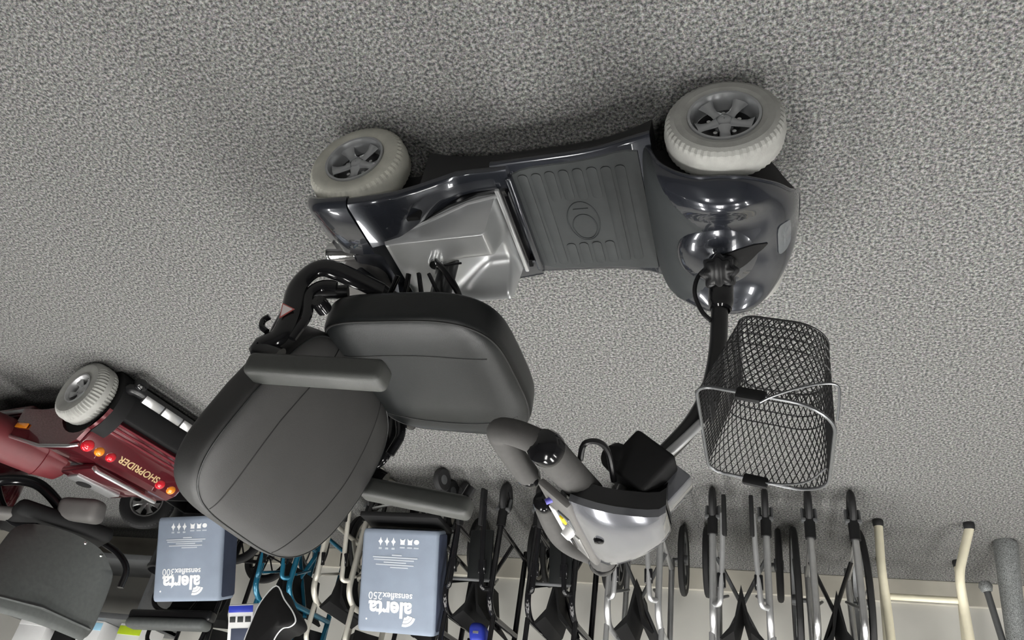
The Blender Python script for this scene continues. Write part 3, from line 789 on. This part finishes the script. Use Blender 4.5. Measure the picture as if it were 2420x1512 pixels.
wheelchair(.355, -1.70, .095, 'silver folded wheelchair half hidden behind the grey tiller head', G1, 'alu', .15)
wheelchair(.035, -1.70, .088, 'black folded wheelchair next to the silver wheelchairs', G1, 'black_gloss', .15, hub='black_gloss', brace='black_gloss')
wheelchair(-.305, -1.70, .095, 'black folded wheelchair beside the taller blue cushion bag', G1, 'black_gloss', .15, hub='black_gloss', brace='black_gloss')
wheelchair(-.635, -1.95, .085, 'black folded wheelchair behind the taller blue cushion bag', G1, 'black_gloss', .15, hub='cream_metal', brace='black_paint')
wheelchair(-.93, -1.72, .085, 'pale silver folded wheelchair between the blue framed one and the taller blue bag', G1, 'cream_metal', .15, hub='cream_metal', brace='cream_metal')
wheelchair(-1.235, -1.74, .085, 'bright blue framed folded wheelchair behind the scooter backrest', G1, 'blue_frame', .15, hub='grey_metal', brace='blue_frame')
# ------------------------------------------------------------------ printed cushion bags
def text_mesh(body, size, depth=.0006, bold=0.0):
    cu = bpy.data.curves.new('txt', 'FONT'); cu.body = body; cu.size = size; cu.extrude = depth; cu.offset = bold; cu.resolution_u = 3
    ob = bpy.data.objects.new('txt', cu); C.objects.link(ob)
    dg = bpy.context.evaluated_depsgraph_get(); me = bpy.data.meshes.new_from_object(ob.evaluated_get(dg))
    vs = [v.co.copy() for v in me.vertices]; fs = [tuple(p.vertices) for p in me.polygons]
    bpy.data.objects.remove(ob); bpy.data.curves.remove(cu); bpy.data.meshes.remove(me)
    return vs, fs
def fit(vs, u0, u1, h0):
    x0 = min(v.x for v in vs); x1 = max(v.x for v in vs); k = (u1 - u0) / (x1 - x0)
    return [Vector((u0 + (v.x - x0) * k, h0 + v.y * k, v.z)) for v in vs]
def bag(label, num, base, wdt, hgt, dep, lean, roll=0.0, taper=0.0, yaw=0.0):
    t = thing('cushion_bag', label, 'bag', base, 'printed blue cushion bags')
    # face frame: u runs towards -X (reading direction), h up the face, n out of the face
    R = Euler((lean, roll, yaw)).to_matrix()
    B = Vector(base)
    def F(u, h, n=0.0):
        k = 1 - taper * h / hgt
        return B + R @ Vector((-(u - wdt / 2) * k, n, h))
    rings = []
    for h in (0, .006, .02, hgt * .5, hgt - .02, hgt - .006, hgt):
        e = .006 if h in (0, hgt) else (.002 if h in (.006, hgt - .006) else 0)
        pl = rrect(wdt - 2 * e, dep - 2 * e, .016, 4, wdt / 2, -dep / 2)
        rings.append([F(u, h, n) for u, n in pl])
    body = MB().loft(rings).obj('bag_body', 'bag_blue', t, ang=40)
    def flat(vs2, fs, name, m): 
        MB().add([F(v.x, v.y, .0008 + v.z) for v in vs2], fs).obj(name, m, body, smooth=False)
    W = wdt / .34; Hh = hgt / .40
    vs, fs = text_mesh('alerta', .1, bold=.0035); flat(fit(vs, .100 * W, .292 * W, .282 * Hh), fs, 'brand_print', 'print_white')
    vs, fs = text_mesh('sensaflex', .1, bold=.0015); flat(fit(vs, .100 * W, .232 * W, .247 * Hh), fs, 'model_print', 'print_white')
    vs, fs = text_mesh(num, .1); flat(fit(vs, .234 * W, .294 * W, .247 * Hh), fs, 'model_print', 'print_white')
    # signal arcs at the first letter
    for i, r in enumerate((.022, .034, .047)):
        a0, a1 = math.radians(75), math.radians(165); inn = []; out = []
        for k in range(9):
            a = a0 + (a1 - a0) * k / 8
            inn.append(((.128 + (r - .0105) * math.cos(a)) * W, (.325 + (r - .0105) * math.sin(a)) * Hh)); out.append(((.128 + r * math.cos(a)) * W, (.325 + r * math.sin(a)) * Hh))
        pl = inn + out[::-1]
        MB().loft([[F(u, h, .0002) for u, h in pl], [F(u, h, .0014) for u, h in pl]]).obj('signal_arc', 'print_white', body, smooth=False)
    dot = [(.298 * W + .004 * math.cos(2 * PI * k / 10), .352 * Hh + .004 * math.sin(2 * PI * k / 10)) for k in range(10)]
    MB().loft([[F(u, h, .0002) for u, h in dot], [F(u, h, .0014) for u, h in dot]]).obj('trademark_dot', 'print_white', body, smooth=False)
    # small-print lines and care symbols
    for i, (a, b) in enumerate(((.155, .20), (.085, .285), (.10, .28), (.135, .235), (.10, .27), (.125, .205))):
        h = (.098 + .0095 * i) * Hh
        pl = [(a * W, h), (b * W, h), (b * W, h + .0052), (a * W, h + .0052)]
        MB().loft([[F(u, q_, .0002) for u, q_ in pl], [F(u, q_, .0012) for u, q_ in pl]]).obj('small_print', 'print_soft', body, smooth=False)
    for i, u0 in enumerate((.093, .122, .155, .196, .225, .254)):
        pl = []
        if i > 2:
            for k in range(8):
                a = 2 * PI * k / 8; r = (.017 if k % 2 == 0 else .009); pl.append((u0 * W + r * .62 * math.cos(a), .048 * Hh + r * 1.05 * math.sin(a)))
        elif i == 0:
            pl = [(u0 * W + .012 * math.cos(2 * PI * k / 10), .046 * Hh + .010 * math.sin(2 * PI * k / 10)) for k in range(10)]
        else:
            pl = [(u0 * W + du, .046 * Hh + dh) for du, dh in ((-.012, -.012), (-.004, -.006), (.004, -.006), (.012, -.012), (.009, .004), (.010, .012), (-.010, .012), (-.009, .004))]
        MB().loft([[F(u, h, .0002) for u, h in pl], [F(u, h, .0012) for u, h in pl]]).obj('care_symbol', 'print_white', body, smooth=False)
        pl = [(u0 * W - .011, .066 * Hh), (u0 * W + .011, .066 * Hh), (u0 * W + .011, .072 * Hh), (u0 * W - .011, .072 * Hh)] if i < 3 else [(u0 * W - .007, .071 * Hh), (u0 * W + .007, .071 * Hh), (u0 * W + .007, .079 * Hh), (u0 * W - .007, .079 * Hh)]
        MB().loft([[F(u, h, .0002) for u, h in pl], [F(u, h, .0012) for u, h in pl]]).obj('symbol_caption', 'print_soft', body, smooth=False)
    # navy side gusset
    for sg, u in ((1, -.0004), (-1, wdt + .0004)):
        pl = rrect(dep * .82, hgt * .93, .012, 3, -dep / 2 - .004, hgt / 2)
        MB().loft([[F(u + sg * .001, h, n) for n, h in pl], [F(u - sg * .0012, h, n) for n, h in pl]]).obj('side_gusset', 'bag_navy', body, smooth=False)
    return t
bag('larger blue cushion bag printed alerta sensaflex250, beside the black wheelchairs', '250', (-.605, -1.585, .275), .345, .405, .10, .42)
bag('smaller blue cushion bag printed alerta sensaflex300, half behind the scooter backrest', '300', (-1.645, -1.56, .265), .335, .365, .125, .40, roll=.10, yaw=-.06)
# ------------------------------------------------------------------ cream walking frame and speckled stand
t = thing('walking_frame', 'cream tubular walking frame with black rubber feet against the wall', 'walking frame', (1.4, -2.0, 0))
for pts in ([(1.272, -1.975, .02), (1.262, -1.975, .20), (1.272, -2.03, .30), (1.275, -2.09, .84), (1.275, -2.14, .87), (1.275, -2.30, .87)],
            [(1.594, -1.975, .02), (1.528, -1.985, .20), (1.540, -2.05, .30), (1.545, -2.10, .84), (1.545, -2.14, .87), (1.545, -2.30, .87)]):
    f = MB().tube(round_path(pts, .05, 6), .0165, 14).obj('front_leg', 'cream', t)
    p = Vector(pts[0]); MB().lathe([(.001, -.02), (.019, -.02), (.0205, -.012), (.019, .006), (.017, .008)], p, (0, 0, 1), 18).obj('rubber_foot', 'tyre_black', f)
    e = pts[-1]; MB().tube([e, (e[0], e[1] - .02, e[2] - .05), (e[0] + (.045 if e[0] < 1.4 else .075), e[1] - .09, .02)], .0155, 12).obj('rear_leg', 'cream', f)
    MB().lathe([(.001, -.02), (.019, -.02), (.0205, -.012), (.019, .006), (.017, .008)], (e[0] + (.045 if e[0] < 1.4 else .075), e[1] - .09, .02), (0, 0, 1), 18).obj('rubber_foot', 'tyre_black', f)
    MB().tube([(e[0], -2.16, .872), (e[0], -2.28, .872)], .020, 12).obj('hand_grip', 'black_matte', f)
MB().tube([(1.272, -2.03, .285), (1.540, -2.05, .278)], .0125, 12).obj('cross_bar', 'cream', t)
t = thing('speckled_stand', 'grey speckled stand with a thick leg and thin dark strut at the right edge', 'stand', (1.75, -2.15, 0))
MB().tube([(1.755, -2.15, 0), (1.752, -2.15, .012), (1.745, -2.17, .12), (1.735, -2.22, .37), (1.71, -2.30, .90)], [.040, .045, .041, .036, .028], 18).obj('thick_leg', 'speckle', t)
MB().tube([(1.672, -2.24, .155), (1.695, -2.25, .37), (1.715, -2.29, .80)], [.013, .013, .012], 12).obj('strut', 'grey_metal', t)
MB().lathe([(.001, -.02), (.020, -.018), (.026, 0), (.020, .018), (.014, .022)], (1.672, -2.24, .155), (.1, 0, 1), 16).obj('strut_end', 'speckle', t)
# ================================================================== red scooter
RT = thing('mobility_scooter', 'dark red mobility scooter with grey rear tyre and round tail lights, at the left', 'mobility scooter', (0, 0, 0))
wheel(RT, (.07, .268, .12), R=.122, w=.092, tyre='tyre_grey', rimr=.058, spokes=5, rimmat='alu', tread=.006)
wheel(RT, (.07, -.268, .12), R=.122, w=.092, side=-1, tyre='tyre_grey', rimr=.058, spokes=5, rimmat='alu', tread=.006)
prof = [(-.36, .13), (-.36, .24), (-.22, .285), (-.05, .318), (.06, .325), (.092, .312), (.128, .27), (.142, .245), (.150, .24), (.166, .205), (.160, .20), (.150, .15)]
MB().loft([[(x * .995, y, z - dz) for x, z in prof] for y, dz in ((-.262, .008), (-.254, 0), (.214, 0), (.222, .008))]).obj('rear_body', 'red_paint', RT, ang=25)
# tail panel ribs
for i, (x, z) in enumerate(((.150, .232), (.158, .216), (.165, .200))):
    MB().tube([(x + .002, -.235, z), (x + .002, .205, z)], .005, 8).obj('tail_rib', 'maroon_trim', RT)
# side panel with wheel arch
sp_ = [(-.36, .12), (-.36, .235), (-.12, .30), (.06, .318), (.10, .30), (.155, .225)]
arch = [(.07 + .150 * math.cos(a), .12 + .150 * math.sin(a)) for a in [PI * k / 12 * .78 + .42 for k in range(13)]]
poly = sp_ + arch
MB().loft([[(x, .222, z) for x, z in poly], [(x, .238, z) for x, z in poly]]).obj('side_panel', 'red_paint', RT, ang=25)
MB().lathe([(.001, .0), (.145, .0), (.145, -.06), (.001, -.06)], (.07, .223, .13), (0, 1, 0), 32).obj('wheel_arch', 'black_matte', RT)
MB().tube([(-.36, .235, .243), (-.12, .236, .306), (.06, .234, .322), (.098, .22, .312)], .007, 8).obj('chrome_trim', 'steel', RT)
MB().box((-.30, .243, .205), (.085, .008, .022), Euler((0, -.15, 0)), r=.004).obj('side_reflector', 'amber_lens', RT)
for y, z, m, r in ((.188, .302, 'red_lens', .024), (.135, .300, 'amber_lens', .019), (.083, .298, 'red_lens', .020), (-.165, .296, 'red_lens', .021), (-.222, .294, 'amber_lens', .020)):
    MB().lathe([(.001, .016), (r * .5, .014), (r * .85, .008), (r, 0), (r, -.012)], (.103, y, z), (.82, 0, .57), 20).obj('tail_light', m, RT)
vs, fs = text_mesh('SHOPRIDER', .1, bold=.002)
vs = fit(vs, -.100, .100, -.012)
Rn = Matrix(((0, -.57, .82), (1, 0, 0), (0, .82, .57)))
MB().add([Vector((.112, -.045, .289)) + Rn @ v for v in vs], fs).obj('name_plate', 'gold', RT, smooth=False)
MB().box((-.05, -.03, .335), (.20, .26, .03), r=.012).obj('battery_cover', 'red_paint', RT)
MB().box((-.10, -.03, .352), (.07, .20, .012), Euler((0, 0, .05)), r=.004).obj('cover_plate', 'alu', RT)
MB().tube(round_path([(.06, .10, .345), (.085, .10, .362), (.085, -.19, .362), (.06, -.19, .345)], .02), .008, 8).obj('rear_handle', 'alu', RT)
# rear bumper with bright plates
MB().tube(round_path([(.10, .20, .10), (.225, .20, .075), (.225, -.20, .075), (.10, -.20, .10)], .03), .022, 12).obj('bumper_bar', 'black_paint', RT)
for k in range(3): MB().box((.238, .105 - .098 * k, .094), (.016, .092, .034), Euler((0, -.5, 0)), r=.003).obj('bumper_plate', 'steel', RT)
for s in (1, -1): MB().lathe([(.001, .022), (.02, .02), (.026, 0), (.02, -.02), (.001, -.022)], (.236, s * .185, .055), (0, 1, 0), 18).obj('anti_tip_wheel', 'black_gloss', RT)
MB().box((.12, 0, .12), (.14, .40, .12), r=.01).obj('rear_frame', 'black_matte', RT)
# foot platform going on out of the picture, seat cushion
MB().box((-.62, 0, .115), (.54, .44, .05), r=.012).obj('foot_platform', 'red_paint', RT)
MB().tube([(-.36, .232, .125), (-.89, .232, .125)], .008, 8).obj('sill_trim', 'alu', RT)
MB().box((-.63, 0, .142), (.48, .36, .006), r=.002).obj('foot_mat', 'rubber_mat', RT)
MB().tube([(-.12, 0, .30), (-.12, 0, .36)], .03, 14).obj('seat_post', 'black_paint', RT)
RT.location = (-1.615, -1.0, 0); RT.rotation_euler = (0, 0, math.radians(10.5))
RT_front = MB().superell((.15, .24, .20), .7, .7, 32, 18, lambda p: Vector((-1.02 + p.x, p.y, .26 + p.z))).obj('front_shroud', 'red_paint', RT)
MB().tube(smooth_path([(-1.0, 0, .42), (-.98, 0, .60), (-.90, 0, .78), (-.82, 0, .86)], 5), .02, 12).obj('tiller_post', 'black_plastic', RT)
MB().box((-.80, 0, .89), (.10, .20, .06), Euler((0, .4, 0)), r=.02, seg=3).obj('tiller_head', 'black_plastic', RT)
MB().tube([(-.78, -.28, .88), (-.78, .28, .88)], .015, 12).obj('handlebar', 'black_matte', RT)
for s in (1, -1): wheel(RT, (-1.03, s * .22, .11), R=.11, w=.08, side=s, tyre='tyre_grey', rimr=.055, spokes=5, rimmat='alu')
# red bolster lying on its foot platform
t = thing('bolster_cushion', 'dull red upholstered bolster lying across the foot platform of the red scooter', 'cushion', (-2.07, -.9, .15))
ax_ = [(-2.165, -.70, .232), (-2.155, -.72, .232), (-2.12, -.79, .234), (-2.07, -.90, .236), (-2.02, -1.01, .236), (-1.985, -1.09, .235), (-1.975, -1.11, .235)]
MB().tube(ax_, [.055, .076, .085, .088, .086, .074, .05], 24).obj('bolster_body', 'red_vinyl', t)
for k in (2, 4): MB().lathe([(.087, -.002), (.0895, 0), (.087, .002)], Vector(ax_[k]), Vector((.41, -.91, 0)), 30).obj('seam', 'maroon_trim', t)
# its swivelled seat with the grey moulded back
t = RT; ORG[0] = Vector((0, 0, 0)); RTM = Matrix.Translation((-1.615, -1.0, 0)) @ Matrix.Rotation(math.radians(10.5), 4, 'Z'); RTI = RTM.inverted()
_obj = MB.obj
def obj_local(self, name, m, parent=None, **kw):
    self.v = [RTI @ p for p in self.v]; return _obj(self, name, m, parent, **kw)
MB.obj = obj_local
bl, br, tr, tl = Vector((-2.075, -1.10, .47)), Vector((-1.835, -1.47, .50)), Vector((-1.875, -1.535, .83)), Vector((-1.90, -.93, .85))
nrm = (br - bl).cross(tl - bl).normalized()
if nrm.x < 0: nrm = -nrm
def shell(u, v): return bl.lerp(br, u).lerp(tl.lerp(tr, u), v) + nrm * (.03 * (1 - (2 * u - 1) ** 2) - .015)
out = []
for u, v in ((.04, .10), (.0, .3), (0, .8), (.04, .95), (.14, 1.0), (.86, 1.0), (.96, .95), (1.0, .8), (1.0, .28), (.93, .14), (.78, .03), (.5, 0), (.2, .02)): out.append((u, v))
op = [(p.x, p.y) for p in smooth_path([(a, b, 0) for a, b in out], 4, closed=True)]
def shrink(k): return [(.5 + (u - .5) * k, .5 + (v - .5) * k) for u, v in op]
bk = MB().loft([[shell(u, v) - nrm * .025 for u, v in shrink(.95)], [shell(u, v) - nrm * .012 for u, v in op], [shell(u, v) + nrm * .008 for u, v in op], [shell(u, v) + nrm * .016 for u, v in shrink(.97)], [shell(u, v) + nrm * .017 for u, v in shrink(.7)], [shell(u, v) + nrm * .017 for u, v in shrink(.3)]]).obj('moulded_back', 'shell_grey', t, ang=50)
for u, v in ((.62, .055), (.80, .10)):
    p = shell(u, v) + nrm * .016; MB().lathe([(.001, .004), (.007, .003), (.009, 0), (.009, -.004)], p, tuple(nrm), 14).obj('screw', 'chrome', bk)
ad = (br - bl).normalized()
MB().tube([shell(.05, .90) + nrm * .018, shell(.5, .90) + nrm * .02, shell(.95, .90) + nrm * .018], .012, 8, flat=.5).obj('top_ridge', 'shell_grey', bk)
MB().box((-2.13, -1.34, .43), (.40, .40, .07), Euler((0, 0, -1.0 + PI / 2)), r=.03, seg=3).obj('seat', 'black_matte', t)
MB().box((-1.955, -1.27, .372), (.17, .12, .10), Euler((.2, .1, -.35)), r=.03, seg=4).obj('seat_pouch', 'box_grey', t)
MB().tube(smooth_path([(-2.42, -1.0, .42), (-2.33, -1.08, .34), (-2.25, -1.13, .30), (-2.15, -1.17, .30), (-2.05, -1.22, .36), (-1.97, -1.27, .44)], 6), .024, 12).obj('arm_tube', 'black_gloss', t)
MB().tube(smooth_path([(-2.35, -1.12, .30), (-2.28, -1.16, .40), (-2.20, -1.2, .46), (-2.06, -1.2, .47)], 6), .018, 12).obj('arm_tube', 'black_gloss', t)
MB().box((-2.30, -1.15, .44), (.34, .10, .04), Euler((0, 0, -.12)), r=.016, seg=3).obj('arm_pad', 'box_grey', t)
MB().tube(smooth_path([(-2.02, -1.50, .42), (-1.93, -1.54, .46), (-1.87, -1.56, .52), (-1.86, -1.56, .60)], 5), .014, 10).obj('back_bracket', 'black_gloss', t)
MB.obj = _obj
t = thing('spare_wheel', 'black tyred wheel with silver spokes standing behind the red scooter', 'wheel', (-2.11, -1.76, 0))
dw = wheel(t, (-2.11, -1.76, .130), R=.130, w=.060, steer=-.5, tyre='tyre_black', rimr=.074, spokes=7, rimmat='steel', name='tyre', tread=.002)
bx = wheelchair(-2.20, -2.26, .10, 'black wheelchair parked sideways behind the smaller blue cushion bag', G1, 'black_gloss', .15, hub='black_gloss', brace='black_gloss', rz=PI / 2, hang=False)
ORG[0] = Vector((0, 0, 0))
MB().box((.205, -.24, .625), (.085, .46, .05), Euler((.05, 0, 0)), r=.022, seg=4).obj('padded_arm', 'shell_grey', bx)
MB().box((.20, -.24, .585), (.06, .48, .05), Euler((.05, 0, 0)), r=.015, seg=3).obj('arm_rail', 'black_plastic', bx)
MB().tube([(.10, -.06, .57), (.19, -.06, .58)], .010, 8).obj('arm_bracket', 'black_gloss', bx)
# low supports under the two bags
t = thing('wheeled_base', 'low black wheeled base under the larger blue cushion bag', 'trolley', (-.61, -1.63, 0))
MB().box((-.61, -1.635, .222), (.36, .17, .022), r=.005).obj('platform', 'black_matte', t)
for sx in (-1, 1):
    for sy in (-1, 1):
        cx, cy = -.61 + sx * .15, -1.635 + sy * .06
        MB().cyl((cx, cy, .10), (cx, cy, .215), .010, 10).obj('post', 'black_gloss', t)
        c_ = MB().lathe([(.02, .012), (.044, .014), (.052, .006), (.052, -.006), (.044, -.014), (.02, -.012)], (cx, cy, .052), (1, .3, 0), 24, closed=True).obj('castor', 'cream_metal' if sx < 0 else 'tyre_black', t)
        MB().lathe([(.001, .014), (.021, .012), (.021, -.012), (.001, -.014)], (cx, cy, .052), (1, .3, 0), 16).obj('castor_hub', 'grey_metal', c_)
MB().tube([(-.75, -1.575, .19), (-.48, -1.575, .12)], .006, 8).obj('brace', 'alu', t)
MB().tube([(-.75, -1.575, .13), (-.48, -1.575, .17)], .006, 8).obj('brace', 'alu', t)
t = thing('black_crate', 'black plastic crate under the smaller blue cushion bag', 'crate', (-1.645, -1.62, 0))
for (c_, sz) in (((-1.645, -1.545, .10), (.34, .012, .20)), ((-1.645, -1.695, .10), (.34, .012, .20)), ((-1.809, -1.62, .10), (.012, .15, .20)), ((-1.481, -1.62, .10), (.012, .15, .20))):
    MB().box(c_, sz, r=.003).obj('crate_wall', 'black_plastic', t)
MB().box((-1.645, -1.62, .01), (.34, .16, .02), r=.003).obj('crate_floor', 'black_plastic', t)
# black bin, bag with piping, cartons, blue wedge
t = thing('black_drum', 'round black tub beside the smaller blue cushion bag', 'tub', (-1.985, -1.978, 0))
MB().lathe([(.001, 0), (.10, 0), (.112, .02), (.122, .38), (.127, .39), (.127, .405), (.118, .41), (.116, .38), (.001, .375)], (-1.985, -1.978, 0), (0, 0, 1), 40).obj('tub_body', 'black_plastic', t)
MB().box((-1.92, -1.868, .398), (.04, .006, .010), Euler((0, 0, -.55)), r=.001).obj('label_strip', 'amber_lens', t)
MB().box((-1.963, -1.851, .398), (.016, .006, .012), Euler((0, 0, -.2)), r=.001).obj('label_dot', 'red_lens', t)
t = thing('piped_bag', 'black fabric bag with white piping hanging in front of the blue framed wheelchair', 'bag', (-.98, -1.5, .55))
ol = smooth_path([(-1.01, .575), (-.955, .625), (-.905, .665), (-.878, .70), (-.893, .722), (-.925, .732), (-.945, .77), (-.95, .84), (-.99, .88), (-1.05, .88), (-1.072, .80), (-1.068, .72), (-1.055, .64)] and [(a, -1.45, b) for a, b in [(-1.01, .575), (-.955, .625), (-.905, .665), (-.878, .70), (-.893, .722), (-.925, .732), (-.945, .77), (-.95, .84), (-.99, .88), (-1.05, .88), (-1.072, .80), (-1.068, .72), (-1.055, .64)]], 4, closed=True)
cc = sum(ol, Vector()) / len(ol)
def off(k, dy): return [Vector((cc.x + (p.x - cc.x) * k, p.y + dy, cc.z + (p.z - cc.z) * k)) for p in ol]
MB().loft([off(.7, -.12), off(.97, -.10), off(1, -.08), off(1, .0), off(.9, .012), off(.5, .022)]).obj('bag_body', 'black_matte', t, ang=50)
MB().tube([p + Vector((0, .002, 0)) for p in ol], .0028, 8, closed=True).obj('piping', 'print_white', t)
t = thing('white_carton', 'white carton with blue band and grey windows beside the piped black bag', 'box', (-1.22, -1.62, .60))
Rc = Euler((.35, .10, 0)).to_matrix(); CC = Vector((-1.22, -1.63, .72))
def cbox(x, y, z, sz, r=.002): return MB().box(CC + Rc @ Vector((x, y, z)), sz, Rc, r=r)
cb = cbox(0, 0, 0, (.115, .05, .22), .004).obj('carton_body', 'white', t)
cbox(0, .0255, -.092, (.113, .003, .026), .001).obj('blue_band', 'blue_plastic', cb)
for k in range(3): cbox(-.036 + .036 * k, .0255, -.052, (.026, .003, .022), .001).obj('window', 'grey_plastic', cb)
cbox(0, .0255, .025, (.080, .003, .085), .001).obj('window', 'bag_navy', cb)
t = thing('blue_pouch', 'bright blue pouch resting on a black folded wheelchair at the bottom edge', 'pouch', (-.262, -1.80, .56))
MB().superell((.036, .05, .045), .7, .7, 24, 12, lambda p: Vector((-.262 + p.x + .2 * p.z, -1.80 + p.y, .612 + p.z))).obj('pouch_body', 'blue_plastic', t)
MB().box((-.262, -1.752, .612), (.024, .006, .01), r=.002).obj('zip_tab', 'steel', t)
# low shelf unit with cartons behind the power chair
t = thing('low_shelf', 'low dark shelf unit by the wall behind the powered wheelchair', 'shelf', (-2.7, -2.4, 0))
MB().box((-2.85, -2.42, .57), (1.06, .36, .03), r=.004).obj('shelf_board', 'grey_metal', t)
MB().box((-2.85, -2.42, .25), (1.04, .34, .03), r=.004).obj('shelf_board', 'grey_metal', t)
for x in (-3.37, -2.335):
    MB().box((x, -2.42, .29), (.03, .36, .58), r=.004).obj('side_panel', 'grey_metal', t)
def carton(label, x, w_, h_, m, m2, d=.18):
    t = thing('product_carton', label, 'box', (x, -2.40, .586), 'cartons on the low shelf')
    b = MB().box((x, -2.40, .586 + h_ / 2), (w_, d, h_), r=.003).obj('carton_body', m, t)
    MB().box((x, -2.40 + d / 2 + .001, .586 + h_ * .2), (w_ * .98, .004, h_ * .25), r=.001).obj('colour_band', m2, b)
carton('white carton with a lime green band on the low shelf, nearest the cushion bags', -2.40, .15, .17, 'white', 'lime')
carton('white carton with a pale blue band on the low shelf', -2.66, .14, .15, 'white', 'sky_blue')
carton('dark carton between the white ones on the low shelf', -2.83, .13, .14, 'black_matte', 'lime')
carton('plain white carton at the far end of the low shelf', -3.06, .20, .17, 'white', 'white')
